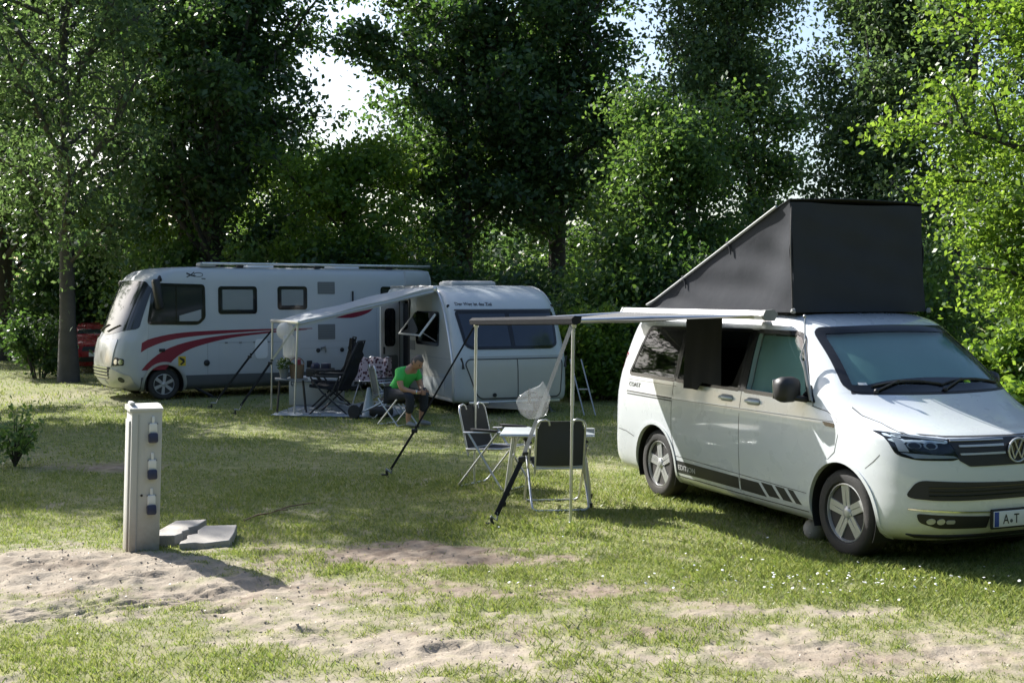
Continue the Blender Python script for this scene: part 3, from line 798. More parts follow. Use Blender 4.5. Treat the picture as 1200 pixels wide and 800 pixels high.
build('folding_arm', MB().tube([C0+V((-.12,0,-.01)), C0.lerp(A0,.52)+V((-.22,0,.0)), A0.lerp(A1,.05)+V((0,.02,0))], .016, 8), 'alu', awn, 40)
build('folding_arm', MB().tube([C1+V((.12,0,-.01)), C1.lerp(A1,.52)+V((.22,0,.0)), A1.lerp(A0,.05)+V((0,.02,0))], .016, 8), 'alu', awn, 40)

# black cloth hanging from the awning over the side window
bc = []
for i in range(17):
    t = i/16; row = []
    for j in range(21):
        u = j/20; x = .64+.64*u
        ztop = 1.865; zbot = 1.165 if u < .42 else (1.235 if u > .46 else 1.20)
        z = ztop+(zbot-ztop)*t
        y = -.958-.012*math.sin(u*15+t*2)*t-.02*t
        row.append((x,y,z))
    bc.append(row)
cl = MB().sheet(bc, .004)
# world placement
mtx = Matrix.Translation(VAN_LOC) @ Matrix.Rotation(VAN_YAW,4,'Z')
cl.v = [tuple(mtx @ V(p)) for p in cl.v]
tag(build('black_cloth', cl, 'fabric_dark', None, 60), 'black cloth hanging from the awning over the white van\'s sliding side window', 'cloth')
# ================================================================== INTEGRATED MOTORHOME
mh = thing('motorhome', 'large silver-white motorhome with sweeping red stripes along its side', 'motorhome', (-6.83,23.45,0), R(-147.26))
HL = 8.6 - 1.0
Wd = 1.10; YC = -Wd        # visible side is y=0, far side y=-2.2
HK = [(.18,-5.9,.62,.92,.7,3,.2,6),(.24,-6.0,.80,1.04,.7,3,.2,6),(.40,-6.03,.93,1.085,.65,3,.2,6),(.58,-6.04,.965,1.095,.62,3,.2,6),
 (.80,-6.05,.955,1.10,.60,3,.2,6),(1.0,-6.05,.925,1.10,.58,3,.2,6),(1.18,-6.05,.875,1.10,.56,3,.2,6),(1.28,-6.05,.82,1.10,.54,3,.2,6),
 (1.6,-6.05,.70,1.10,.52,3,.2,6),(2.0,-6.05,.54,1.098,.50,3,.2,6),(2.3,-6.05,.41,1.09,.48,3,.2,6),(2.42,-6.04,.33,1.08,.48,3,.2,6),
 (2.52,-6.02,.20,1.06,.46,3,.2,6),(2.585,-5.98,.02,1.02,.5,3,.2,5),(2.62,-5.93,-.25,.96,.5,3,.3,4),(2.635,-5.8,-.6,.85,.5,3,.3,4)]
hs_ = loft_body(HK, 3); hs_.v = [(x,y+YC,z) for x,y,z in hs_.v]
HB = mb_bvh(hs_)
hcut = []
for y, d in ((0,1),(-2.2,-1)): hcut.append(MB().lathe([(.385,-.32),(.385,.3)], (0,y,.31), (0,d,0), 40)); hcut.append(MB().lathe([(.36,-.32),(.36,.3)], (-4.1,y,.31), (0,d,0), 40))
link('body', cut(hs_, hcut), M['house_paint'], mh, 24)
for y, d in ((0,1),(-2.2,-1)):
    for x in (0,-4.1):
        liner(mh, x, y-d*.02, .31, .378 if x == 0 else .352, d, .30)
        wheel(mh, (x,y-d*.13,.31), .31, .20, d, .205, 6, style='narrow', steer=0)
HLc = 'L'
# lower skirts: grey side skirt, silver front bumper
for ax in ('L','R'):
    patch_obj('side_skirt', HB, ax, [(-.40,.19),(-3.70,.19),(-3.70,.455),(-.43,.475)], 'skirt_grey', mh, off=.010, th=.014, cell=.05)
    patch_obj('rear_skirt', HB, ax, [(-4.50,.19),(-5.9,.19),(-5.9,.445),(-4.48,.45)], 'skirt_grey', mh, off=.010, th=.014, cell=.05)
    patch_obj('front_skirt', HB, ax, [(.40,.19),(.46,.19),(.46,.46),(.37,.46)], 'skirt_grey', mh, off=.008, cell=.04)
    q = np.linspace(R(-15), R(195), 28); k = len(q)
    o_ = [(.445*math.cos(a), .31+.445*math.sin(a)) for a in q]; i_ = [(.392*math.cos(a), .31+.392*math.sin(a)) for a in q]
    build('wheel_arch_trim', patch(HB, ax, o_+i_, [[i,i+1,k+i+1,k+i] for i in range(k-1)], off=.022, th=.05, cell=1), 'silver_paint', mh, 40, fixn=False)
bp = MB()
y0, y1 = -2.12, -.08
patch(HB, 'F', rpoly([(y0,.26),(y1,.26),(y1+.03,.50),(-.35,.62),(-1.1,.60),(-1.85,.62),(y0-.03,.50)], .05), off=.012, th=.02, cell=.05, mb=bp)
bmp = build('front_bumper', bp, 'silver_paint', mh, 40, fixn=False)
patch_obj('bonnet_panel', HB, 'F', rpoly([(-1.78,.66),(-.42,.66),(-.34,1.20),(-1.1,1.16),(-1.86,1.20)], .06), 'silver_paint', mh, off=.016, th=.03, cell=.05)
gb = MB()
patch(HB, 'F', rpoly([(-1.60,.42),(-.60,.42),(-.50,.66),(-1.70,.66)], .03), off=.018, th=.02, cell=.05, mb=gb)
hgr = build('grille', gb, 'black_plastic', mh, fixn=False)
gs = MB()
for z in (.46,.52,.58,.64): patch(HB, 'F', [(-1.62-.1*(z-.42),z-.014),(-.58+.1*(z-.42),z-.014),(-.58+.1*(z-.42),z+.014),(-1.62-.1*(z-.42),z+.014)], off=.034, th=.03, cell=.06, mb=gs)
build('grille_bars', gs, 'chrome', hgr, fixn=False)
patch_obj('number_plate', HB, 'F', rect(-1.36,.30,-.84,.40,.006), 'white_plastic', mh, off=.022, th=.016)
for a, b in ((-.30,-.12),(-2.08,-1.90)):
    hl = patch_obj('headlight', HB, 'F', rpoly([(a-.10,.68),(b,.70),(b,.82),(a-.04,.86)], .03), 'pane_dark', mh, off=.008, cell=.04)
    rf = MB()
    for yy in (a+.01, b-.05): patch(HB, 'F', [(yy+.05*math.cos(q), .765+.05*math.sin(q)) for q in np.linspace(0,2*PI,18)[:-1]], off=.014, th=.008, cell=.03, mb=rf)
    build('reflector', rf, 'chrome', hl, fixn=False)
    patch_obj('fog_light', HB, 'F', [((a+b)/2+.06*math.cos(q), .42+.05*math.sin(q)) for q in np.linspace(0,2*PI,18)[:-1]], 'pane_dark', mh, off=.018, th=.012, cell=.05)
# windscreen wraps round the corners
ws = patch(HB, 'F', rpoly([(-2.165,1.40),(-1.1,1.25),(-.035,1.40),(-.05,2.20),(-.20,2.33),(-1.1,2.36),(-2.0,2.33),(-2.15,2.20)], [.06,.5,.06,.05,.06,.3,.06,.05]), off=.006, th=.012, cell=.05)
wsd = build('windscreen', ws, 'pane_dark', mh, 40, fixn=False)
for a in (-.75,-1.45):
    wpr = MB(); pts = []
    for i in range(8):
        h = HB.ray_cast(V((12, a-.35+.09*i, 1.33+.02*i)), V((-1,0,0)))
        pts.append(h[0]+h[1]*.02)
    wpr.tube(pts, .012, 6); build('wiper', wpr, 'black_plastic', mh)
# side windows
def framed(ax, P, pane, fr=.045, nm='side_window', f_mat='gloss_black', off=.012):
    f = build(nm, ring_patch(HB, ax, offpoly(P, fr*.5), offpoly(P, -fr*.5), off=off, th=off+.01), f_mat, mh, fixn=False)
    build('pane', patch(HB, ax, offpoly(P, -fr*.4), off=off*.6, th=.008), pane, f, fixn=False); return f
CABW = rpoly([(.30,1.52),(-.68,1.505),(-.80,1.62),(-.79,2.25),(.10,2.27),(.19,2.20)], [.04,.06,.05,.05,.07,.05])
cw = framed('L', CABW, 'pane_dark', .06, 'cab_window')
build('divider', patch(HB, 'L', [(-.255,1.52),(-.225,1.52),(-.225,2.26),(-.255,2.26)], off=.012, th=.01), 'gloss_black', cw, fixn=False)
build('blind', patch(HB, 'L', [(-.30,1.55),(-.74,1.55),(-.74,1.78),(-.30,1.66)], off=.0085, th=.002), 'seam_light', cw, fixn=False)
for x0,x1,z0,z1 in ((-1.88,-1.12,1.71,2.215),(-2.98,-2.38,1.79,2.22)):
    f = framed('L', rect(x0,z0,x1,z1,.04), 'pane_dark', .055)
    build('blind', patch(HB, 'L', rect(x0+.06,z0+.06,x1-.06,z1-.04,.02), off=.0085, th=.003), 'blind', f, fixn=False)
    build('catch', MB().box(((x0+x1)/2,.016,z0+.05), (.09,.02,.03), bev=.006), 'black_plastic', f)
framed('L', rect(-5.55,1.75,-4.75,2.22,.04), 'pane_dark', .06)
framed('R', rect(-3.2,1.7,-1.9,2.2,.04), 'pane_dark', .06); framed('R', CABW, 'pane_dark', .06, 'cab_window')
# vents, flaps, lamps
for z0, z1 in ((2.09,2.345),(1.13,1.45)):
    v_ = patch_obj('fridge_vent', HB, 'L', rect(-3.64,z0,-3.25,z1,.01), 'vent_grey', mh, off=.010, th=.014, cell=1)
    sl_ = MB()
    for i in range(6): z = z0+.035+(z1-z0-.07)*i/5; patch(HB, 'L', [(-3.61,z-.006),(-3.28,z-.006),(-3.28,z+.006),(-3.61,z+.006)], off=.016, th=.01, cell=1, mb=sl_)
    build('vent_slats', sl_, 'grey_plastic', v_, fixn=False)
hm = MB()
def frame_seam(x0,z0,x1,z1,w=.007): seam(HB, 'L', [(x0,z0),(x1,z0),(x1,z1),(x0,z1),(x0,z0)], w=w, mb=hm)
frame_seam(-.86,.48,-.87,1.15); frame_seam(-2.75,.50,-1.10,1.10); frame_seam(-4.05,.50,-2.85,.95)
seam(HB, 'L', [(-.86,1.12),(-6.0,1.06)], w=.006, mb=hm)
seam(HB, 'L', [(-4.62,.3),(-4.62,1.9)], w=.006, mb=hm)
seam(HB, 'L', [(.36,.5),(.30,1.5)], w=.006, mb=hm)
build('hatch_seams', hm, 'seam_light', mh, fixn=False)
dk = MB().box((-4.05,.02,1.95), (.03,.04,.40), bev=.008)
build('grab_handle', dk, 'black_plastic', mh)
build('filler_cap', MB().lathe([(.062,0),(.062,.012),(.05,.02)], (-.845,-.002,.71), (0,1,0), 24), 'black_plastic', mh)
build('awning_lamp', MB().box((.05,.012,.985), (.12,.03,.06), bev=.01), 'black_plastic', mh)
for x, z in ((-3.80,.90),(-3.25,.90)): build('outlet', MB().lathe([(.045,0),(.045,.014),(.03,.02)], (x,-.002,z), (0,1,0), 18), 'black_plastic', mh)
build('flue', MB().tube([(-3.32,.0,.92),(-3.32,.03,.96),(-3.40,.03,.98),(-3.42,.03,.86)], .02, 8), 'steel', mh)
build('lock_plate', MB().box((-3.05,.008,.62), (.12,.02,.14), bev=.01), 'black_plastic', mh)
for x in (-1.25,-1.55,-1.85,-2.15): build('hinge', MB().box((x,.006,1.105), (.06,.014,.03), bev=.004), 'grey_plastic', mh)
patch_obj('socket_flap', HB, 'L', rect(-1.99-.135,.965-.20,-1.99+.135,.965+.20,.09), 'white_plastic', mh, off=.018, th=.02, cell=1)
# red stripes
def ribbon(top, bot, material='decal_red', nm='red_stripe', n=26):
    def samp(P):
        P = np.array(P); d = np.concatenate([[0], np.cumsum(np.hypot(*np.diff(P,axis=0).T))]); K = catmull(np.column_stack([P]), 8); K = np.array(K)
        d = np.concatenate([[0], np.cumsum(np.hypot(*np.diff(K,axis=0).T))]); q = np.linspace(0,d[-1],n)
        return [(float(np.interp(x,d,K[:,0])), float(np.interp(x,d,K[:,1]))) for x in q]
    a, b = samp(top), samp(bot)
    return patch_obj(nm, HB, 'L', a+b, material, mh, faces=[[i,i+1,n+i+1,n+i] for i in range(n-1)], off=.0035, th=.003, cell=.5)
ribbon([(.44,1.135),(.375,1.184),(-.1,1.294),(-.708,1.344),(-2.067,1.372),(-3.12,1.372)], [(.46,.95),(.293,1.047),(-.099,1.175),(-.707,1.258),(-2.067,1.335),(-3.12,1.358)])
ribbon([(.455,.60),(.296,.777),(-.012,.989),(-.444,1.133),(-1.151,1.25),(-2.255,1.325),(-3.0,1.348)], [(-.024,.60),(-.137,.755),(-.355,.921),(-.705,1.059),(-1.367,1.202),(-2.254,1.292),(-3.0,1.338)])
ribbon([(-3.474,1.602),(-3.813,1.652),(-4.219,1.745),(-4.549,1.785)], [(-3.474,1.596),(-4.015,1.578),(-4.383,1.668),(-4.549,1.779)])
sk_ = patch_obj('warning_sticker', HB, 'L', rect(-.42,.665,-.27,.855,.008), 'yellow', mh, off=.006, cell=1)
build('sticker_figure', patch(HB, 'L', [(-.39,.80),(-.30,.84),(-.29,.81),(-.36,.75),(-.30,.70),(-.33,.68),(-.40,.74)], off=.009, th=.002, cell=1), 'decal_black', sk_, fixn=False)
lg1 = MB()
seam(HB, 'L', [(-.46,2.50),(-.55,2.46),(-.64,2.44)], w=.03, mb=lg1, off=.004); seam(HB, 'L', [(-.46,2.42),(-.54,2.46),(-.62,2.52)], w=.02, mb=lg1, off=.006)
seam(HB, 'L', [(-.70+.09*math.cos(q), 2.47+.04*math.sin(q)) for q in np.linspace(0,2*PI,18)], w=.012, mb=lg1, off=.004)
seam(HB, 'L', [(-.76,2.395),(-.84,2.39)], w=.02, mb=lg1, off=.004)
build('side_emblem', lg1, 'decal_black', mh, fixn=False)
# mirrors
for s, y in ((1,.12),(-1,-2.32)):
    mm = MB().box((.16,y,2.08), (.14,.20,.60), bev=.05, mtx=Matrix.Rotation(R(8),4,'Y')).tube([(.06,y-s*.12,2.36),(.11,y-s*.02,2.42),(.14,y,2.36)], .03, 8)
    build('wing_mirror', mm, 'black_plastic', mh, 50)
# roof: rail of the folded awning, rooflights, aerial
rr = MB()
rr.box((-3.4,-.12,2.70), (5.2,.10,.05), bev=.015)
build('roof_rail', rr, 'alu', mh)
for x in (-1.6,-3.3,-5.0): build('rail_foot', MB().box((x,-.14,2.655), (.14,.08,.06), bev=.01), 'black_plastic', mh)
build('roof_pod', MB().box((-.92,-.22,2.675), (.34,.30,.09), bev=.04), 'seam_light', mh)
for x in (-2.3,-4.3): build('rooflight', MB().box((x,-1.1,2.67), (.6,.6,.10), bev=.04), 'white_plastic', mh)
build('rear_cap', MB().box((-5.62,-.06,2.43), (.62,.16,.34), bev=.05), 'house_paint', mh)
hub = MB().box((-2.5,-1.1,.26), (6.4,1.5,.12), bev=.03)
for x in (0,-4.1): hub.tube([(x,-2.0,.31),(x,-.2,.31)], .06, 8)
build('chassis', hub, 'black_plastic', mh)
# steady leg behind the front wheel
build('steady_leg', MB().tube([(-.55,-.12,.26),(-.98,-.10,.03)], .03, 8).box((-1.0,-.10,.012), (.16,.12,.024), bev=.005), 'black_plastic', mh)
# ================================================================== CARAVAN
CY = R(-67.85); CL = (-.914,20.3,0)
cv_ = thing('caravan', 'cream and grey touring caravan with a wide tinted front window', 'caravan', CL, CY)
# local: x forward (nose at 0), y left -> nose's visible left corner is y=0, far corner y=+2.1; the door side faces -y
cw_ = 1.05
CK = [(.20,-4.55,-.12,.98,.35,3.4,.2,5),(.24,-4.6,-.03,1.03,.34,3.6,.2,5),(.40,-4.62,.0,1.05,.34,3.6,.2,5),(.80,-4.63,-.01,1.05,.34,3.6,.2,5),(.98,-4.63,-.05,1.05,.34,3.6,.2,5),
 (1.12,-4.63,-.10,1.05,.34,3.6,.2,5),(1.40,-4.62,-.24,1.048,.34,3.6,.2,5),(1.70,-4.6,-.42,1.045,.34,3.6,.2,5),(1.86,-4.58,-.55,1.04,.34,3.6,.2,5),(2.0,-4.55,-.72,1.032,.34,3.6,.2,5),
 (2.10,-4.5,-.90,1.02,.34,3.5,.2,5),(2.17,-4.44,-1.10,1.0,.34,3.5,.2,5),(2.215,-4.35,-1.30,.97,.34,3.4,.25,4),(2.24,-4.2,-1.55,.90,.34,3.2,.25,4)]
cs = loft_body(CK, 4); cs.v = [(x,y+cw_,z) for x,y,z in cs.v]
CB = mb_bvh(cs)
room = MB().box((-2.83,1.05,1.25), (3.14,1.9,1.70)); room2 = MB().box((-1.10,1.05,1.06), (.5,1.88,1.32))
DX0, DX1 = -3.42, -2.80
door_hole = MB().box(((DX0+DX1)/2,.0,1.13), (DX1-DX0,.5,1.66))
arch = MB().lathe([(.36,-.25),(.36,.3)], (-2.25,0,.27), (0,-1,0), 36)
arch2 = MB().lathe([(.36,-.25),(.36,.3)], (-2.25,2.1,.27), (0,1,0), 36)
swin = MB().prism(rect(-2.30,1.20,-1.06,1.72,.06), lambda x,z: V((x,-.3,z)), lambda x,z: V((x,.3,z)))
link('body', cut(cs, [room, room2, door_hole, swin]), M['trailer_paint'], cv_, 24)
# hammered side sheet on the door side
sd = MB()
def sidepanel(x0,x1,z0,z1): patch(CB, 'R', [(x0,z0),(x1,z0),(x1,z1),(x0,z1)], off=.004, th=.004, cell=.6, mb=sd)
sidepanel(-4.5,DX0-.04,.26,2.08); sidepanel(DX1+.04,-2.36,.26,2.08); sidepanel(-2.36,-1.02,.26,1.16); sidepanel(-2.36,-1.02,1.76,2.08)
patch(CB, 'R', [(-1.02,.26),(-.36,.26),(-.36,.9),(-.44,1.2),(-.66,1.6),(-.86,1.85),(-1.02,2.0)], off=.004, th=.004, cell=.6, mb=sd)
build('side_sheet', sd, 'trailer_side', cv_, 24, fixn=False)
fl = MB().box((-2.6,1.05,.40), (3.55,1.85,.04)); build('cabin_floor', fl, 'interior', cv_)
it = MB().box((-3.1,1.85,1.1), (1.0,.25,1.4), bev=.02).box((-1.4,1.3,.75), (1.0,1.2,.65), bev=.04)
build('cabin_furniture', it, 'interior', cv_)
build('curtain', MB().sheet([[(-3.38+.5*j/24, .06+.025*math.sin(j*1.9), 1.9-1.45*i/8) for j in range(25)] for i in range(9)], .004), 'fabric_grey', cv_, 60)
df = MB()
for a, b in (((DX0-.02,-.008,.30),(DX0-.02,-.008,1.98)),((DX1+.02,-.008,.30),(DX1+.02,-.008,1.98)),((DX0-.04,-.008,1.98),(DX1+.04,-.008,1.98)),((DX0-.04,-.008,.30),(DX1+.04,-.008,.30))): df.beam(a, b, .045, .03, bev=.006, up=(0,1,0))
build('door_frame', df, 'seam', cv_)
# the open door, hinged at its rear edge
dang = R(-52); hx = DX0
def dm(x, y, z):   # door local: x along door from hinge, y thickness
    c, s = math.cos(dang), math.sin(dang); return V((hx+x*c-y*s, -.03+x*s+y*c, z))
dd = MB(); P = rect(.0,.30,.60,1.96,.09); dd.prism(P, lambda x,z: dm(x,-.018,z), lambda x,z: dm(x,.018,z))
door = build('door', dd, 'white_plastic', cv_, 25)
for yy in (-.020,.020):
    wf = MB(); Q = rect(.16,1.10,.46,1.78,.08); o2 = offpoly(Q,.03); n = len(Q); e = .004 if yy > 0 else -.004
    wf.prism(o2, lambda x,z: dm(x,yy,z), lambda x,z: dm(x,yy+e,z)); wfo = build('door_window', wf, 'gloss_black', door, 25)
    build('pane', MB().prism(Q, lambda x,z: dm(x,yy+e,z), lambda x,z: dm(x,yy+e*2,z)), 'pane_dark', wfo)
build('door_pocket', MB().prism(rect(.10,.42,.50,.90,.06), lambda x,z: dm(x,.018,z), lambda x,z: dm(x,.055,z)).prism(rect(.10,.42,.50,.90,.06), lambda x,z: dm(x,-.018,z), lambda x,z: dm(x,-.024,z)), 'grey_plastic', door, 25)
build('handle', MB().box(dm(.53,-.04,1.0), (.05,.03,.14), bev=.01).box(dm(.53,.04,1.0), (.05,.03,.14), bev=.01), 'black_plastic', door)
# front window
FWc = rpoly([(.14,1.765),(.20,1.20),(.30,1.145),(1.80,1.145),(1.90,1.20),(1.96,1.765)], [.05,.12,.10,.10,.12,.05])
fw_ = build('front_window', ring_patch(CB, 'F', offpoly(FWc,.02), offpoly(FWc,-.03), off=.014, th=.022, cell=.05), 'gloss_black', cv_, fixn=False)
build('pane', patch(CB, 'F', offpoly(FWc,-.02), off=.012, th=.01, cell=.07), 'pane_blue', fw_, fixn=False)
build('centre_strip', patch(CB, 'F', [(1.02,1.15),(1.10,1.15),(1.10,1.76),(1.02,1.76)], off=.015, th=.004, cell=.06), 'gloss_black', fw_, fixn=False)
bl = MB()
for a, b in ((.34,.98),(1.16,1.78)): patch(CB, 'F', rect(a,1.18,b,1.70,.02), off=.0135, th=.002, cell=.06, mb=bl)
build('drawn_blinds', bl, 'pane_dark', fw_, fixn=False) if False else None
sm2 = MB(); seam(CB, 'F', [(.13,1.80),(1.97,1.80)], w=.022, off=.010, th=.014, mb=sm2, cell=.05)
build('window_rail', sm2, 'seam', cv_, fixn=False)
# gas locker hatch: two panels, a lock and two catches
HP = rpoly([(.22,.96),(1.94,.96),(1.985,.88),(1.93,.34),(1.87,.285),(.42,.285),(.34,.36),(.16,.88)], [.05,.05,.05,.08,.05,.05,.08,.05])
hp = patch_obj('locker_hatch', CB, 'F', HP, 'trailer_side', cv_, off=.006, th=.008, cell=.08)
hsm = MB(); seam(CB, 'F', HP+[HP[0]], w=.022, off=.009, th=.008, mb=hsm, cell=.1); seam(CB, 'F', [(1.10,.96),(1.10,.285)], w=.016, off=.009, th=.006, mb=hsm)
build('hatch_seal', hsm, 'seam', hp, fixn=False)
build('lock', MB().lathe([(.035,0),(.035,.02)], (.012,.66,.345), (1,0,0), 16), 'black_plastic', hp)
for y in (.06, 2.04): build('catch', MB().tube([(-.03 if y<1 else -.03,y,.99),(-.02,y+(.03 if y<1 else -.03),.90),(-.015,y+(.035 if y<1 else -.035),.80)], [.02,.014,.028], 8), 'black_plastic', cv_)
build('top_shelf_line', seam(CB, 'F', [(.24,1.0),(1.92,1.0)], w=.016, off=.006, th=.008), 'seam_light', cv_, fixn=False)
build('slogan', text_patch(CB, 'F', 'Der Weg ist das Ziel', (.17,1.885), .075, 1, -.012, bold=.0015, sx=1.05), 'decal_black', cv_, None, fixn=False)
for y in (.03, 2.07):
    h = CB.ray_cast(V((12,max(.06,min(2.04,y)),1.87)), V((-1,0,0)))[0]; build('marker_lamp', MB().ball(h, .032, (.5,1,1)), 'black_plastic', cv_)
# edge trims follow the nose profile
for yy, nm in ((-.006,0),(2.106,1)):
    pts = []
    for k in catmull(CK, 3):
        z, xr, xf, w_, Lf = k[0], k[1], k[2], k[3], k[4]
        if z > 2.22: continue
        pts.append((xf-Lf+.07, cw_+(w_+.004)*(-1 if nm == 0 else 1), z))
    pts.append((-2.2, cw_+(.97)*(-1 if nm == 0 else 1), 2.225)); pts.append((-4.3, cw_+(.97)*(-1 if nm == 0 else 1), 2.225))
    build('edge_trim', MB().tube(pts, .022, 6), 'alu', cv_, 50)
# side window, tilted open
fr2 = MB(); Q = rect(-2.34,1.17,-1.03,1.75,.07)
wfr = build('side_window', ring_patch(CB, 'R', offpoly(Q,.02), offpoly(Q,-.045), off=.012, th=.03), 'gloss_black', cv_, fixn=False)
ta = R(38)
def tp(x, d, o=0): return V((x, -.03-d*math.sin(ta)-o*math.cos(ta), 1.735-d*math.cos(ta)+o*math.sin(ta)))
build('pane', MB().prism(rect(-2.30,.0,-1.07,.52,.05), lambda x,d: tp(x,d), lambda x,d: tp(x,d,.02)), 'glass_privacy', wfr, 30)
build('pane_frame', MB().tube([tp(-2.30,.02,.01),tp(-2.30,.50,.01),tp(-1.07,.50,.01),tp(-1.07,.02,.01)], .022, 8), 'white_plastic', wfr, 40)
build('stay', MB().tube([(-1.12,-.02,1.24),tp(-1.12,.42)], .010, 6), 'steel', wfr)
ven = patch_obj('fridge_vent', CB, 'R', rect(-2.74,1.03,-2.42,1.21,.01), 'grey_plastic', cv_, off=.012, th=.012, cell=1)
hm2 = MB()
for P in ([(-1.42,.30),(-.72,.30),(-.72,.62),(-1.42,.62),(-1.42,.30)], [(-2.78,.95),(-.42,.95)]): seam(CB, 'R', P, w=.012, off=.006, th=.008, mb=hm2)
build('side_seams', hm2, 'seam_light', cv_, fixn=False)
# roof vent, skirt, chassis, wheels, steadies
build('roof_vent', MB().box((-2.3,1.0,2.275), (.75,.9,.09), bev=.04).box((-2.3,1.0,2.315), (.66,.8,.04), bev=.015), 'seam_light', cv_)
build('skirt_rail', MB().box((-2.3,.02,.235), (3.9,.03,.05), bev=.01).box((-.02,1.05,.215), (.04,1.7,.05), bev=.01), 'alu', cv_)
ch = MB().box((-2.3,.5,.17), (4.2,.07,.12)).box((-2.3,1.6,.17), (4.2,.07,.12)).beam((-.2,.5,.17), (.9,1.02,.20), .07, .10).beam((-.2,1.6,.17), (.9,1.08,.20), .07, .10).tube([(-2.25,.2,.25),(-2.25,1.9,.25)], .05, 8)
build('chassis', ch, 'steel', cv_)
build('hitch', MB().tube([(.85,1.05,.20),(1.05,1.05,.26),(1.22,1.05,.26)], [.05,.055,.06], 10).tube([(.62,1.05,.02),(.62,1.05,.48)], .028, 8).lathe([(.09,-.03),(.1,0),(.09,.03)], (.62,1.05,.10), (0,1,0), 18).tube([(1.1,1.05,.30),(.9,1.05,.44),(.5,1.05,.42)], .016, 6), 'black_plastic', cv_, 50)
for y, s in ((.13,-1),(1.97,1)): wheel(cv_, (-2.25,y,.27), .27, .17, s, .17, 5, style='narrow', rim_mat='steel')
for y in (.30, 1.80): build('corner_steady', MB().beam((-.45,y,.20), (-.15,y,.015), .05, .03).box((-.15,y,.01), (.14,.10,.02)), 'steel', cv_)
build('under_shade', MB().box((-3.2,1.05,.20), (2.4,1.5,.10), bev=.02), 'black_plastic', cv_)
# ---- its awning
def c_local(p):
    d = V(p)-V(CL); c, s = math.cos(CY), math.sin(CY); return V((c*d.x+s*d.y, -s*d.x+c*d.y, d.z))
ca = build('awning', MB().box((-1.95,-.05,2.17), (1.75,.10,.10), bev=.03), 'alu', cv_, 30)
Rn = c_local((-3.66,20.40,1.60)); Rf = c_local((-4.30,21.45,1.60)); Cn = V((-1.08,-.08,2.19)); Cf = V((-2.82,-.08,2.19))
g = []
for i in range(15):
    t = i/14; row = []
    for j in range(11):
        u = j/10; p = Cn.lerp(Rn,t).lerp(Cf.lerp(Rf,t),u); p.z += -.05*math.sin(PI*t)*math.sin(PI*u)+.012*math.sin(t*14+u*4); row.append(p)
    g.append(row)
for r_ in g: r_[0].z -= .0
build('canopy', MB().sheet(g, .004), 'canopy_white', ca, 60, fixn=False)
# hanging front edge of the cloth
g2 = [[g[i][0]+V((0,0,0)) for i in range(15)], [g[i][0]+V((.0,0,-.085-.012*math.sin(i*1.1))) for i in range(15)]]
build('valance', MB().sheet([list(r) for r in zip(*g2)], .003), 'canopy_white', ca, 60, fixn=False)
build('front_rail', MB().beam(Rn+(Rn-Rf)*.05, Rf+(Rf-Rn)*.05, .05, .06, bev=.012), 'alu', ca)
for P, Q in ((Rn, c_local((-3.73,20.40,0))), (Rf, c_local((-4.34,21.47,0)))):
    build('awning_leg', MB().tube([P+V((0,0,-.02)), P.lerp(Q,.45)], .017, 8).tube([P.lerp(Q,.43), Q], .013, 8).box(Q+V((0,0,.008)), (.06,.06,.016)), 'alu', ca)
build('rafter', MB().tube([Cn+V((0,0,-.06)), Rn+V((0,.03,-.02))], .014, 8), 'alu', ca)
# ================================================================== PEOPLE AND SMALL THINGS
def skin_mesh(name, verts, edges, radii, material, parent=None, sub=2, root=0):
    me = bpy.data.meshes.new(name); me.from_pydata(verts, edges, []); me.update()
    o = bpy.data.objects.new(name, me); COL.objects.link(o)
    md = o.modifiers.new('skin', 'SKIN'); md.use_smooth_shade = True
    for i, r in enumerate(radii):
        sv = me.skin_vertices[0].data[i]; rr = r if isinstance(r, tuple) else (r, r); sv.radius = rr; sv.use_root = (i == root)
    ms = o.modifiers.new('sub', 'SUBSURF'); ms.levels = sub; ms.render_levels = sub
    dg = bpy.context.evaluated_depsgraph_get(); dg.update()
    m2 = bpy.data.meshes.new_from_object(o.evaluated_get(dg)); bpy.data.objects.remove(o); bpy.data.meshes.remove(me)
    return link(name, m2, M[material], parent, 180)

# ---- person on a folding stool: forward = +x, left = +y
pr_ = thing('person', 'person in a bright green T-shirt sitting bent forward over a phone', 'person', (-1.87,19.0,0), R(-36))
def S(*a): return [tuple(p) for p in a]
bv = [(0,0,.50),(.10,0,.62),(.20,0,.75),(.29,0,.86),(.36,0,.935),(.42,0,.985)]
be = [(0,1),(1,2),(2,3),(3,4),(4,5)]; brd = [(.15,.13),(.15,.12),(.165,.115),(.14,.10),(.056,.056),(.06,.06)]
for s in (-1,1):
    k = len(bv)
    bv += S((.27,s*.17,.855),(.30,s*.225,.74),(.35,s*.235,.61),(.44,s*.16,.565),(.545,s*.075 if s>0 else s*.06,.545),(.60,s*.055 if s>0 else s*.045,.545))
    be += [(3,k),(k,k+1),(k+1,k+2),(k+2,k+3),(k+3,k+4),(k+4,k+5)]; brd += [.072,.056,.047,.043,.030,.034]
    k = len(bv)
    bv += S((.06,s*.10,.49),(.26,s*.15,.50),(.46,s*.17,.50),(.45,s*.165,.36),(.43,s*.16,.22),(.41,s*.155,.09),(.44,s*.157,.05),(.55,s*.17,.035))
    be += [(0,k),(k,k+1),(k+1,k+2),(k+2,k+3),(k+3,k+4),(k+4,k+5),(k+5,k+6),(k+6,k+7)]; brd += [.10,.088,.064,.058,.050,.036,.038,.03]
body = skin_mesh('body', bv, be, brd, 'skin', pr_, 2)
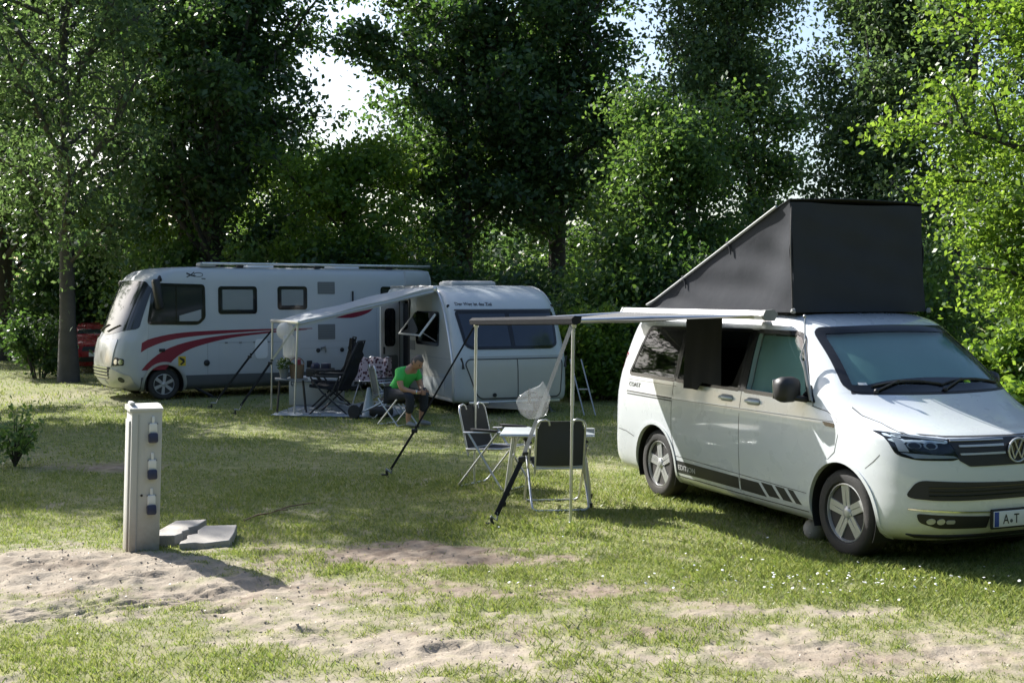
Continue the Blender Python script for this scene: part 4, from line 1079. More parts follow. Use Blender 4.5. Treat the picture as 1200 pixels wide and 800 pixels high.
# head with face
hd = MB(); n, m = 28, 20; vs = []; fs = []
hc = V((.475,0,1.01)); hr = Matrix.Rotation(R(38),4,'Y')
def hp(t, q):
    x = math.sin(t)*math.cos(q); y = math.sin(t)*math.sin(q); z = math.cos(t)
    px_ = x*.098; py_ = y*.076; pz_ = z*.118
    if z < 0: py_ *= 1-.30*z*z; px_ += .012*z*z*(1 if x > 0 else -2.0)
    f = max(0, x)
    nose = math.exp(-((y*.076)/.014)**2-((pz_+.018)/.022)**2)*f; px_ += .026*nose
    for sy in (-1,1): px_ -= .010*math.exp(-((py_-sy*.03)/.014)**2-((pz_-.008)/.012)**2)*f
    px_ -= .005*math.exp(-((py_)/.025)**2-((pz_+.058)/.005)**2)*f
    px_ += .006*math.exp(-((py_)/.02)**2-((pz_+.09)/.014)**2)*f
    return hr @ V((px_,py_,pz_))+hc
for i in range(m+1):
    for j in range(n): vs.append(hp(PI*i/m, 2*PI*j/n))
for i in range(m):
    for j in range(n): fs.append([i*n+j,(i+1)*n+j,(i+1)*n+(j+1)%n,i*n+(j+1)%n])
hd.add(vs, fs)
for s in (-1,1): hd.ball(hc+hr@V((-.005,s*.078,-.005)), .03, (.7,.35,1.1))
head = build('head', hd, 'skin', pr_, 180)
hv = MB(); vs = []; fs = []
for i in range(m+1):
    for j in range(n):
        t = PI*i/m; q = 2*PI*j/n; p = hp(t,q)-hc; vs.append(hc+p*1.07)
for i in range(m):
    for j in range(n):
        t = PI*(i+.5)/m; q = 2*PI*(j+.5)/n; z = math.cos(t); x = math.sin(t)*math.cos(q)
        if z > .62 or (z > -.45 and x < .12+.3*(z)): fs.append([i*n+j,(i+1)*n+j,(i+1)*n+(j+1)%n,i*n+(j+1)%n])
build('hair', hv.add(vs, fs), 'hair', head, 180)
for s in (-1,1): build('eye', MB().ball(hc+hr@V((.086,s*.03,.008)), .010), 'black_plastic', head)
# shirt, shorts, shoes
sv_ = [(0,0,.505),(.10,0,.62),(.20,0,.75),(.28,0,.85),(.325,0,.90)]; se = [(0,1),(1,2),(2,3),(3,4)]; sr = [(.165,.145),(.168,.138),(.182,.132),(.16,.115),(.085,.08)]
for s in (-1,1):
    k = len(sv_); sv_ += S((.27,s*.175,.855),(.29,s*.215,.78),(.315,s*.235,.70)); se += [(3,k),(k,k+1),(k+1,k+2)]; sr += [.088,.078,.076]
build_ = skin_mesh('shirt', sv_, se, sr, 'green_shirt', pr_, 2)
pv = [(0,0,.49)]; pe = []; prr = [(.165,.14)]
for s in (-1,1):
    k = len(pv); pv += S((.08,s*.105,.49),(.26,s*.15,.50),(.44,s*.17,.50),(.475,s*.17,.46),(.46,s*.168,.33),(.44,s*.163,.20)); pe += [(0,k)]+[(k+i,k+i+1) for i in range(5)]; prr += [.118,.105,.085,.08,.074,.066]
skin_mesh('trousers', pv, pe, prr, 'dark_shorts', pr_, 2)
for s in (-1,1):
    skin_mesh('shoe', S((.39,s*.155,.055),(.47,s*.16,.050),(.60,s*.175,.035)), [(0,1),(1,2)], [(.048,.05),(.046,.045),(.036,.03)], 'grey_plastic', pr_, 2)
    # fingers curled round the phone
    fg = MB(); base = V((.60,s*.05,.545))
    for i in range(4):
        o = (i-1.5)*.018; L = (.060,.072,.068,.054)[i]
        fg.tube([base+V((.0,s*-.005,o)), base+V((.035,s*.012,o)), base+V((.035+L*.5,s*-.008,o)), base+V((.03+L*.55,s*-.040,o))], [.0095,.009,.008,.006], 7)
    fg.tube([base+V((-.02,s*-.01,.025)), base+V((.01,s*-.03,.05)), base+V((.045,s*-.045,.045))], [.012,.010,.007], 7)
    build('fingers', fg, 'skin', pr_, 60)
build('wrist_watch', MB().lathe([(.036,-.014),(.038,0),(.036,.014)], (.525,-.075,.548), (.9,.4,0), 16).box((.525,-.09,.585), (.035,.035,.012), bev=.004), 'chrome', pr_, 40)
ph = thing('phone', 'dark phone held in the hands of the person in green', 'phone', (-1.87,19.0,0), R(-36))
build('case', MB().box((.655,0,.56), (.012,.075,.15), bev=.005, mtx=Matrix.Rotation(R(-35),4,'Y')), 'black_plastic', ph)
build('screen', MB().box((.648,0,.565), (.003,.066,.135), mtx=Matrix.Rotation(R(-35),4,'Y')), 'gloss_black', ph)

# ---- folding armchair with sling seat and tube frame (forward = +x)
def armchair(name, label, loc, rz, frame='alu', cloth='fabric_dark', group=None, recl=14):
    t = thing(name, label, 'camping chair', loc, rz, group)
    r = R(recl)
    def bk(y, h, o=0): return V((-.20-math.sin(r)*h+o*math.cos(r), y, .40+math.cos(r)*h+o*math.sin(r)))
    for s in (-1,1):
        b = MB(); y = s*.275
        b.tube([(.26,y,.63),(-.22,y,.60)], .011, 8); build('armrest_bar', b, frame, t)
        build('armrest', MB().box((.05,y,.640), (.34,.05,.025), bev=.01), 'black_plastic', t, 40)
    # floor loops: two U tubes crossing
    for x0, x1, zt_ in ((.22,-.30,.62),(-.16,.28,.60)):
        pts = [(x0,-.275,zt_)]
        def arc(cx, cy, a): return None
        p = [(x0,-.275,zt_),(x1*.86+x0*.14,-.275,.10),(x1*.95,-.272,.035),(x1,-.235,.012),(x1,-.10,.012),(x1,.10,.012),(x1,.235,.012),(x1*.95,.272,.035),(x1*.86+x0*.14,.275,.10),(x0,.275,zt_)]
        build('leg_loop', MB().tube(p, .0125, 8), frame, t, 60)
    fr_ = [bk(-.235,-.05),bk(-.235,.30),bk(-.235,.44),bk(-.21,.485),bk(-.15,.50),bk(-.12,.485),bk(-.11,.44)]
    b = MB().tube(fr_, .0115, 8).tube([(p.x,-p.y,p.z) for p in fr_], .0115, 8).tube([bk(-.235,.0),bk(.235,.0)], .0115, 8)
    build('back_frame', b, frame, t, 60)
    g = []
    for i in range(13):
        h = .03+.45*i/12; row = []
        for j in range(13):
            u = j/12; y = -.225+.45*u
            if h > .40: y *= 1-(h-.40)*3.2*.55
            row.append(bk(y, h, -.035*math.sin(PI*u)*math.sin(PI*min(1,(i+2)/12))))
        g.append(row)
    build('backrest', MB().sheet(g, .006), cloth, t, 60)
    g = []
    for i in range(11):
        x = -.20+.45*i/10
        g.append([V((x, -.235+.47*j/10, .42+.03*(x+.2)/.45-.03*math.sin(PI*j/10)*math.sin(PI*i/10)) ) for j in range(11)])
    build('seat', MB().sheet(g, .006), cloth, t, 60)
    build('seat_frame', MB().tube([(-.20,-.245,.42),(.25,-.245,.45),(.25,.245,.45),(-.20,.245,.42)], .0115, 8, closed=True), frame, t, 60)
    return t
armchair('camping_chair', 'grey sling camping chair seen from behind at the white-edged folding table', (.43,11.62,0), R(97), 'alu', 'fabric_grey')
armchair('camping_chair', 'dark sling camping chair beyond the folding table, turned sideways to it', (-.18,12.80,0), R(-34), 'alu', 'fabric_grey')

# ---- folding table under the van's awning
tbw = thing('folding_table', 'small folding table with a pale top and splayed aluminium legs', 'table', (.36,11.82,0), R(-4))
build('table_top', MB().box((0,0,.705), (.92,.60,.028), bev=.010), 'trailer_paint', tbw, 40)
build('edge_band', MB().tube([(-.455,-.295,.700),(.455,-.295,.700),(.455,.295,.700),(-.455,.295,.700)], .012, 8, closed=True), 'alu', tbw)
for sx in (-1,1):
    for sy in (-1,1):
        lg_ = build('leg', MB().tube([(sx*.33,sy*.24,.69),(sx*.42,sy*.27,.02)], .018, 10), 'alu', tbw, 50)
        build('foot_cap', MB().lathe([(.021,0),(.023,.05)], (sx*.421,sy*.27,.0), (0,0,1), 12), 'black_plastic', lg_)
    build('brace', MB().tube([(sx*.36,-.25,.45),(sx*.36,.25,.45)], .010, 8), 'alu', tbw)

# ---- storm straps
def strap(label, a, b, c, group, upper='strap_clear', wdt=.035):
    """upper webbing a-b, tensioner b-c, peg at c"""
    t = thing('storm_strap', label, 'storm strap', (c[0],c[1],0), 0, group)
    o = V((c[0],c[1],0)); a = V(a)-o; b = V(b)-o; c = V(c)-o
    build('webbing', MB().beam(a, b, wdt, .003, up=(.3,1,.2)), upper, t)
    tn = MB().beam(b, c.lerp(b,.18), wdt*1.25, .02, bev=.004, up=(.3,1,.2))
    build('tensioner', tn, 'fabric_dark', t)
    bu = MB().box(b, (.07,.04,.05), bev=.012).box(b+V((.03,.0,.05)), (.05,.03,.03), bev=.006); build('buckle', bu, 'black_plastic', t)
    d = (c-b).normalized()
    build('hook', MB().tube([c.lerp(b,.22), c.lerp(b,.10)+V((.03,0,0)), c+V((0,0,.10))], .012, 8), 'steel', t)
    build('peg', MB().tube([c+d*-.06+V((-.02,0,.03)), c+V((.03,0,-.10))], .014, 8).tube([c+V((-.05,0,.03)),c+V((.03,0,.035))], .012, 6), 'black_plastic', t)
    return t
strap('black tensioner strap with a pale upper band pegged beside the folding table', (.54,10.74,1.80), (.09,10.62,.60), (-.19,10.56,.0), 'storm straps of the awnings')
strap('dark storm strap pegged in the lawn left of the far awning leg', (-.40,12.97,1.74), (-1.09,13.3,.55), (-1.43,13.47,.0), 'storm straps of the awnings', 'fabric_dark', .02)
strap('black storm strap running from the caravan awning\'s near leg to the grass', (-3.66,20.38,1.58), (-4.15,20.46,.90), (-4.79,20.54,.0), 'storm straps of the awnings', 'alu', .03)
strap('black storm strap running from the caravan awning\'s far leg to the grass', (-4.30,21.45,1.45), (-4.75,21.6,.95), (-5.51,21.78,.0), 'storm straps of the awnings', 'fabric_dark', .03)

# ---- clear plastic bag caught on the strap
pb = MB(); bm = bmesh.new(); bmesh.ops.create_icosphere(bm, subdivisions=4, radius=1)
rg = np.random.RandomState(5); dirs = rg.normal(size=(26,3)); dirs /= np.linalg.norm(dirs,axis=1)[:,None]; amp = rg.uniform(.05,.22,26)
vs = []
for v in bm.verts:
    p = v.co.normalized(); k = 1.0
    for d, a in zip(dirs, amp): k -= a*max(0, p.x*d[0]+p.y*d[1]+p.z*d[2]-.55)*1.6
    z = p.z; wid = .21 if z < .2 else .21*(1-.8*(z-.2)/.8)
    vs.append((p.x*wid*k*1.05+(.08*(z) if z>0 else 0), p.y*.10*k, z*(.27 if z > 0 else .17)*k))
bm.verts.index_update(); pb.add(vs, [[v.index for v in f.verts] for f in bm.faces]); bm.free()
bag = build('plastic_bag', pb, 'film', None, 25); bag.location = (.175,10.66,1.10)
tag(bag, 'crumpled clear plastic bag hanging on the strap above the folding table', 'bag')

# ---- two pale lanterns hung under the caravan awning
for lab, c, rr in (('round white paper lantern hanging under the caravan awning', (-3.95,20.80,1.44), 1), ('rounded oblong white lantern hanging below the round one', (-3.87,20.70,1.175), 0)):
    t = thing('lantern', lab, 'lantern', c, 0)
    sh = MB().ball((0,0,0), .155, (1,.8,1), 20, 12) if rr else MB().box((0,0,0), (.21,.14,.40), bev=.09)
    build('shade', sh, 'lantern_paper', t, 60)
    build('cord', MB().tube([(0,0,.14 if rr else .19),(0,0,(1.60 if rr else 1.60)-c[2])], .004, 5), 'white_plastic', t)

# ---- recliners
def recliner(label, loc, rz, up):
    t = thing('recliner', label, 'recliner chair', loc, rz, 'black padded recliners under the caravan awning')
    r = R(up)
    def bk(y, h, o=0): return V((-.22-math.sin(r)*h+o*math.cos(r), y, .44+math.cos(r)*h+o*math.sin(r)))
    g = []
    for i in range(19):
        h = .02+.84*i/18; row = []
        for j in range(11):
            u = j/10; wv_ = .27 if h < .62 else .27-(h-.62)*.45; y = -wv_+2*wv_*u
            row.append(bk(y, h, .03*math.sin(h*16)*.5-.02*math.sin(PI*u)+(.05 if h > .64 else 0)))
        g.append(row)
    build('backrest', MB().sheet(g, -.055), 'fabric_dark', t, 60)
    g = [[V((-.22+.52*i/10, -.27+.054*j, .44+.05*i/10-.03*math.sin(PI*j/10))) for j in range(11)] for i in range(11)]
    build('seat', MB().sheet(g, -.05), 'fabric_dark', t, 60)
    for s in (-1,1):
        y = s*.31
        build('armrest', MB().box((-.02,y,.68), (.46,.06,.04), bev=.015), 'black_plastic', t, 40)
        build('leg', MB().tube([(.26,y,.66),(.05,y,.40),(-.42,y,.01)], .015, 8), 'black_plastic', t)
        build('leg', MB().tube([(-.25,y,.66),(-.12,y,.40),(.30,y,.01)], .015, 8), 'black_plastic', t)
    build('foot_bar', MB().tube([(.30,-.31,.012),(.30,.31,.012)], .014, 8), 'black_plastic', t)
    build('rear_bar', MB().tube([(-.42,-.31,.012),(-.42,.31,.012)], .014, 8), 'black_plastic', t)
    build('frame', MB().tube([bk(-.285,-.08),bk(-.285,.60),bk(-.20,.90),bk(.20,.90),bk(.285,.60),bk(.285,-.08)], .014, 8), 'black_plastic', t, 60)
    return t
recliner('black padded recliner in front, its tall back tipped away from the small table', (-3.14,20.65,0), R(170), 22)
recliner('black padded recliner half hidden behind another, a dark cover over its back', (-3.30,21.5,0), R(195), 16)

# ---- small table with a plant pot and basket
st = thing('side_table', 'small side table carrying a planter and a basket under the awning', 'table', (-3.86,20.85,0), R(12))
build('table_top', MB().box((0,0,.60), (.56,.46,.025), bev=.008), 'grey_plastic', st, 40)
for sx in (-1,1):
    for sy in (-1,1): build('leg', MB().tube([(sx*.20,sy*.17,.59),(sx*.25,sy*.21,0)], .014, 8), 'black_plastic', st)
def leafball(name, c, r, n, size, material, parent=None, seed=1, flat=.8, ang=None):
    rg = np.random.RandomState(seed); d = rg.normal(size=(n,3)); d /= np.linalg.norm(d,axis=1)[:,None]
    p = d*(rg.uniform(.25,1,n)**.5)[:,None]*np.array([r,r,r*flat])+np.array(c)
    return leaf_cards(name, p, size, material, parent, rg)
def leaf_cards(name, p, size, material, parent, rg, up=.5, asp=.55, fold=True, droop=0.0):
    n = len(p); nr = rg.normal(size=(n,3)); nr[:,2] += up*2; nr /= np.linalg.norm(nr,axis=1)[:,None]
    a = rg.normal(size=(n,3)); a[:,2] -= droop; a -= nr*(a*nr).sum(1)[:,None]; a /= np.linalg.norm(a,axis=1)[:,None]; b = np.cross(nr,a)
    s = (size*rg.uniform(.65,1.3,n))[:,None]
    v0 = p-a*s*.5; v1 = p+b*s*asp*.5-a*s*.05; v2 = p+a*s*.55+nr*s*-.10; v3 = p-b*s*asp*.5-a*s*.05
    v = np.stack([v0,v1,v2,v3],1).reshape(-1,3)
    return quads_obj(name, v, material, parent)
def quads_obj(name, v, material, parent, k=4):
    n = len(v)//k; me = bpy.data.meshes.new(name); me.vertices.add(len(v)); me.vertices.foreach_set('co', v.astype(np.float32).ravel())
    me.loops.add(len(v)); me.loops.foreach_set('vertex_index', np.arange(len(v), dtype=np.int32))
    me.polygons.add(n); me.polygons.foreach_set('loop_start', np.arange(0,len(v),k, dtype=np.int32))
    try: me.polygons.foreach_set('loop_total', np.full(n,k,dtype=np.int32))
    except Exception: pass
    me.update(calc_edges=True); me.validate()
    me.materials.append(M[material] if isinstance(material,str) else material)
    o = bpy.data.objects.new(name, me); COL.objects.link(o)
    if parent is not None: o.parent = parent
    return o
M['leaf_pot'] = leaf_mat('leaf_pot', (.05,.09,.03), (.09,.15,.05), (.12,.2,.04), (.2,.28,.06))
pt_ = thing('potted_plant', 'small planter with pale flowers standing on the side table', 'potted plant', (-3.98,20.80,.614), 0)
build('pot', MB().lathe([(.06,0),(.085,.16),(.09,.17),(.075,.165)], (0,0,0), (0,0,1), 20), 'grey_plastic', pt_)
leafball('leaves', (0,0,.25), .15, 160, .07, 'leaf_pot', pt_, 3)
leafball('blossom', (0,0,.29), .14, 30, .05, 'white_plastic', pt_, 4)
bk_ = thing('basket', 'brown basket with packages beside the planter on the side table', 'basket', (-3.76,20.84,.614), R(10))
build('wicker', MB().lathe([(.11,0),(.125,.12),(.13,.24),(.12,.235),(.11,.02)], (0,0,0), (0,0,1), 20), 'wood', bk_)
build('handle', MB().tube([(.125*math.cos(q),0,.24+.12*math.sin(q)) for q in np.linspace(0,PI,12)], .009, 6), 'wood', bk_)
build('packet', MB().box((.02,.0,.25), (.10,.10,.16), bev=.01), 'decal_red', bk_)
cb = thing('cool_box', 'grey cool box with a lid standing behind the black recliners', 'cool box', (-3.62,22.1,0), R(-12))
build('box', MB().box((0,0,.26), (.95,.42,.46), bev=.03), 'trailer_side', cb, 40)
build('lid', MB().box((0,0,.52), (.99,.46,.07), bev=.025), 'white_plastic', cb, 40)
build('handle', MB().tube([(-.40,-.22,.40),(-.40,-.26,.48),(.40,-.26,.48),(.40,-.22,.40)], .014, 8), 'grey_plastic', cb)
ut = thing('crate', 'dark crate of kitchen things on the cool box', 'crate', (-3.55,22.1,.555), R(-12))
build('tray', MB().box((0,0,.08), (.46,.32,.16), bev=.02), 'black_plastic', ut, 40)
build('contents', MB().ball((-.1,0,.17), .09, jit=.3).box((.1,.02,.18), (.16,.14,.14), bev=.02), 'blue_cover', ut, 40)

# ---- chair with a flowered cover, grey stacking chair, trolley, cone
fc = armchair('camping_chair', 'camping chair draped with a pink flowered cloth by the caravan door', (-2.65,22.6,0), R(-110), 'alu', 'fabric_dark', None, 16)
M['flower_cloth'] = mat('flower_cloth', (.62,.50,.54), .85, var=.1)
_n = M['flower_cloth'].node_tree; _b = _n.nodes['Principled BSDF']
vo = _n.nodes.new('ShaderNodeTexVoronoi'); vo.inputs['Scale'].default_value = 17
tcx = _n.nodes.new('ShaderNodeTexCoord'); _n.links.new(tcx.outputs['Object'], vo.inputs['Vector'])
cr_ = _n.nodes.new('ShaderNodeValToRGB'); cr_.color_ramp.elements[0].color = (.10,.03,.05,1); cr_.color_ramp.elements[1].color = (.66,.55,.60,1); cr_.color_ramp.elements[0].position = .36; cr_.color_ramp.elements[1].position = .46
_n.links.new(vo.outputs['Distance'], cr_.inputs[0]); _n.links.new(cr_.outputs[0], _b.inputs['Base Color'])
g = []
for i in range(20):
    s_ = i/19; row = []
    for j in range(17):
        u = j/16; x = -.34+.68*u
        if s_ < .5: y = -.06-.10*(1-s_*2)+.02*math.sin(u*18); z = .38+.46*(s_*2)**.8
        else: y = .06+.12*(s_-.5)*2; z = .84-.52*(s_-.5)*2
        row.append((x+.02*math.sin(s_*9+u*4), y, z+.015*math.sin(u*14)))
    g.append(row)
fcl = build('cloth', MB().sheet(g, .006), 'flower_cloth', None, 60); fcl.location = (-2.62,22.55,.06); fcl.rotation_euler = (0,0,R(-20))
tag(fcl, 'pink and dark flowered cloth draped over a chair by the caravan door', 'cloth')
armchair('camping_chair', 'pale grey high-backed camping chair just behind the person in green', (-2.10,20.15,0), R(20), 'alu', 'vent_grey', None, 10)
sto = thing('folding_stool', 'folding stool with bright metal legs under the person in green', 'stool', (-1.83,18.98,0), R(-36))
g = [[V((-.20+.40*i/8, -.22+.44*j/8, .43-.045*math.sin(PI*i/8))) for j in range(9)] for i in range(9)]
build('seat', MB().sheet(g, .008), 'fabric_dark', sto, 60)
for s in (-1,1):
    build('leg_frame', MB().tube([(s*.20,-.23,.43),(-s*.21,-.23,.015),(-s*.21,.23,.015),(s*.20,.23,.43)], .0125, 8), 'alu', sto, 40)
tro = thing('hand_trolley', 'folded hand trolley with bright bars lying behind the stool', 'trolley', (-2.28,19.95,0), R(-20))
for y in (-.16,.16): build('bar', MB().tube([(-.30,y,.06),(.05,y,.22),(.42,y,.42)], .013, 8), 'alu', tro)
for x in (-.1,.2): build('rung', MB().tube([(x,-.16,.15+.5*(x+.1)),(x,.16,.15+.5*(x+.1))], .011, 8), 'alu', tro)
for y in (-.2,.2): build('wheel', MB().lathe([(.03,-.03),(.11,-.025),(.12,0),(.11,.025),(.03,.03)], (-.30,y,.12), (0,1,0), 20), 'rubber', tro)
build('tool_bag', MB().box((.1,0,.12), (.36,.26,.16), bev=.05), 'black_plastic', tro, 50)
con = thing('traffic_cone', 'small pale traffic cone standing behind the folding stool', 'cone', (-2.42,20.15,0), 0)
build('shell', MB().lathe([(.13,.02),(.03,.50),(.022,.505)], (0,0,0), (0,0,1), 20), 'trailer_paint', con)
build('base', MB().box((0,0,.012), (.30,.30,.024), bev=.006), 'trailer_paint', con)
st2 = thing('cycle_rack', 'curved metal tube rack lying by the caravan step', 'rack', (-2.75,21.0,0), R(-10))
for y in (-.16,.16): build('hoop', MB().tube([(-.50,y,.36),(-.35,y,.18),(-.10,y,.12),(.20,y,.20),(.50,y,.40)], .012, 8), 'alu', st2, 60)
build('cross_bar', MB().tube([(-.1,-.16,.12),(-.1,.16,.12)], .012, 8).tube([(.2,-.16,.20),(.2,.16,.20)], .012, 8), 'alu', st2)

# ---- ground mat under the awning
mp = MB(); W0, W1, W2, W3 = (-4.10,20.22),(-2.02,19.85),(-1.75,21.9),(-3.95,22.6)
g = []
for i in range(21):
    t = i/20; row = []
    for j in range(21):
        u = j/20; a = V(W0).lerp(V(W1),u); b = V(W3).lerp(V(W2),u); p = a.lerp(b,t)
        row.append((p.x, p.y, .022+.006*math.sin(u*13+t*5)*math.sin(t*11)))
    g.append(row)
tag(build('ground_mat', mp.sheet(g, .012), 'mat_grey', None, 60), 'grey blue awning carpet spread on the grass beside the caravan', 'mat')

# ---- power pedestal
pd = thing('power_pedestal', 'pale grey power pedestal with three blue-lidded sockets in the sand', 'power pedestal', (-2.985,9.54,-.02), R(25))
PH = 1.19
lean = Matrix.Shear('XY', 4, (.035,0.0))
q = MB(); q.box((.0,0,PH/2), (.235,.30,PH), bev=.010); q.v = [tuple(lean@V(p)) for p in q.v]; col_ = build('column', q, 'pedestal', pd, 35)
def sh(p): return lean@V(p)
q = MB()
capv = [(-.134,-.157,PH),(.121,-.157,PH-.005),(.121,.157,PH+.015),(-.134,.157,PH+.015),(-.134,-.157,PH-.025),(.121,-.157,PH-.025),(.121,.157,PH-.025),(-.134,.157,PH-.025),
        (-.134,0,PH+.028),(.121,0,PH+.018)]
q.add([sh(p) for p in capv], [[4,5,1,0],[6,7,3,2],[0,1,9,8],[2,3,8,9],[4,0,8,3,7],[5,6,2,9,1],[4,7,6,5]])
q.box(sh((-.105,-.02,PH+.034)), (.04,.14,.022), bev=.01)
build('cap', q, 'pedestal', pd, 30)
q = MB()
for a, b in (((-.065,-.1525,.02),(-.065,-.1525,PH-.05)),): q.beam(sh(a), sh(b), .008, .006)
build('door_groove', q, 'seam_light', pd)
build('flank_post', MB().box(sh((-.124,-.0,(PH-.10)/2)), (.016,.20,PH-.10), bev=.004, mtx=lean.copy()), 'pedestal', pd, 35)
build('lock', MB().lathe([(.010,0),(.010,.006)], sh((-.03,-.152,.50)), (0,-1,0), 12), 'black_plastic', pd)
for z in (.99,.70,.42):
    so_ = build('socket', MB().box(sh((.045,-.165,z+.035)), (.062,.030,.09), bev=.008).box(sh((.045,-.160,z+.105)), (.022,.02,.06), bev=.006), 'white_plastic', pd, 35)
    build('hinge_lid', MB().box(sh((.045,-.182,z-.035)), (.072,.062,.078), bev=.014, mtx=Matrix.Rotation(R(-10),4,'X')), 'blue_cover', so_, 35)
    build('screw_ears', MB().ball(sh((.015,-.167,z+.075)), .008).ball(sh((.075,-.167,z+.075)), .008), 'grey_plastic', so_)

# ---- two pieces of a broken slab
def slab(label, P, z, th, tilt=(0,0)):
    cx = sum(p[0] for p in P)/len(P); cy = sum(p[1] for p in P)/len(P)
    m = MB(); f = lambda dz: (lambda x, y: V((x-cx, y-cy, dz+(x-cx)*tilt[0]+(y-cy)*tilt[1])))
    m.prism(P, f(z), f(z-th)); o = build('concrete_slab', m, 'concrete', None, 30); o.location = (cx-.13,cy-.02,0)
    bv_ = o.modifiers.new('b','BEVEL'); bv_.width = .008; bv_.segments = 2
    return tag(o, label, 'slab', None)
slab('broken concrete slab piece lying right against the power pedestal', [(-2.84,9.70),(-2.62,9.70),(-2.585,9.80),(-2.61,9.88),(-2.57,9.95),(-2.60,10.03),(-2.55,10.13),(-2.54,10.40),(-2.80,10.36)], .105, .12, (.02,.0))
slab('tilted outer piece of the broken concrete slab, lying away from the pedestal', [(-2.55,9.56),(-2.44,9.62),(-2.36,9.60),(-2.18,9.72),(-2.20,9.98),(-2.24,10.24),(-2.50,10.18),(-2.52,10.02),(-2.49,9.92),(-2.56,9.84),(-2.53,9.74),(-2.56,9.64)], .075, .085, (-.03,.05))

# ---- stone, twig, ladder, boxes behind the motorhome
stn = MB(); stn.ball((0,0,.085), .10, (1,.9,1), 20, 14, .06)
o = build('round_stone', stn, 'concrete', None, 180); o.location = (2.57,10.05,0); tag(o, 'pale round stone lying by the white van\'s front wheel', 'stone')
tw = MB().tube([(-2.45,10.80,.01),(-2.36,11.0,.03),(-2.27,11.15,.02),(-2.15,11.45,.03),(-1.95,11.75,.015)], [.008,.009,.008,.007,.004], 6).tube([(-2.27,11.15,.02),(-2.20,11.14,.05),(-2.12,11.20,.04)], .005, 5)
tag(build('twig', tw, 'wood', None, 60), 'thin brown twig lying on the sunny grass', 'twig')
la = thing('trestle', 'folded pale trestle leaning at the caravan\'s far corner', 'trestle', (1.17,20.6,0), 0)
for x in (-.14,.05): build('rail', MB().tube([(x-.02,.10,.95),(x+.20,-.35,.02)], .012, 8), 'steel', la)
for z in (.45,): build('rung', MB().tube([(-.14+.2*(1-z/.95),.1-.45*(1-z/.95),z),(.05+.2*(1-z/.95),.1-.45*(1-z/.95),z)], .012, 6), 'steel', la)
for i, (lab, x, y, sx, sy, sz, mt) in enumerate((
    ('white storage box seen beneath the motorhome, behind the steady leg', -6.9,27.4,.75,.4,.24,'white_plastic'),
    ('light blue fronted box lying beneath the motorhome', -6.1,28.2,.42,.4,.30,'sky_box'),
    ('dark toolbox beside the light blue box beneath the motorhome', -5.55,28.3,.55,.4,.26,'black_plastic'),
    ('grey leveling ramp lying flat behind the motorhome', -7.6,27.6,.8,.3,.12,'grey_plastic'))):
    if mt == 'sky_box': M['sky_box'] = mat('sky_box', (.22,.48,.60), .5)
    t = thing(('storage_box','storage_box','toolbox','levelling_ramp')[i], lab, ('box','box','toolbox','ramp')[i], (x,y,0), R(15*i-20))
    if i == 3:
        build('wedge', MB().prism([(-.4,0),(.4,0),(.4,.12),(.2,.12),(.15,.08),(0,.08),(-.05,.04),(-.2,.04)], lambda a,b: V((a,-.15,b)), lambda a,b: V((a,.15,b))), mt, t)
    else:
        build('tub', MB().box((0,0,sz*.42), (sx*.95,sy*.95,sz*.84), bev=.02), mt, t, 40); build('lid', MB().box((0,0,sz*.9), (sx,sy,sz*.2), bev=.02), 'white_plastic' if mt != 'black_plastic' else mt, t, 40)
        build('handle', MB().tube([(-.1,-sy*.5,sz*.6),(-.08,-sy*.5-.04,sz*.6),(.08,-sy*.5-.04,sz*.6),(.1,-sy*.5,sz*.6)], .01, 6), 'grey_plastic', t)

# ---- two cars and a bicycle far left
def car(label, loc, rz, paint, K, win, scale=1.0, nm='parked_car'):
    t = thing(nm, label, 'car', loc, rz); sol = loft_body(K, 3); bv_ = mb_bvh(sol)
    cc = [MB().lathe([(.36,-.3),(.36,.3)], (x,s*(K[3][3]),.32), (0,s,0), 30) for x in (0,2.6) for s in (-1,1)]
    link('body', cut(sol, cc), M[paint], t, 24)
    for ax in ('L','R'):
        for P in win: 
            o = patch_obj('side_window', bv_, ax, rpoly(P,.04), 'pane_dark', t, off=.004, cell=.1)
    for s in (-1,1):
        patch_obj('headlight', bv_, 'F', rpoly([(s*.50,.66),(s*.74,.70),(s*.74,.80),(s*.50,.76)],.03), 'chrome', t, off=.006, cell=.05)
        build('wing_mirror', MB().box((1.85,s*.98,1.02), (.12,.18,.14), bev=.05), paint, t, 50)
        for x in (0,2.6): wheel(t, (x,s*.72,.32), .32, .2, s, .21, 5, style='narrow')
    y0_ = K[6][3]-.22
    patch_obj('windscreen', bv_, 'F', rpoly([(-.62,1.02),(.62,1.02),(.52,K[-3][0]-.04),(-.52,K[-3][0]-.04)],.06), 'pane_dark', t, off=.004, cell=.05)
    patch_obj('grille', bv_, 'F', rpoly([(-.44,.60),(.44,.60),(.40,.72),(-.40,.72)],.03), 'black_plastic', t, off=.006, cell=.05)
    patch_obj('lower_intake', bv_, 'F', rpoly([(-.55,.32),(.55,.32),(.5,.45),(-.5,.45)],.03), 'black_plastic', t, off=.006, cell=.05)
    patch_obj('number_plate', bv_, 'F', rect(-.26,.46,.26,.57,.01), 'white_plastic', t, off=.010, cell=.1)
    return t
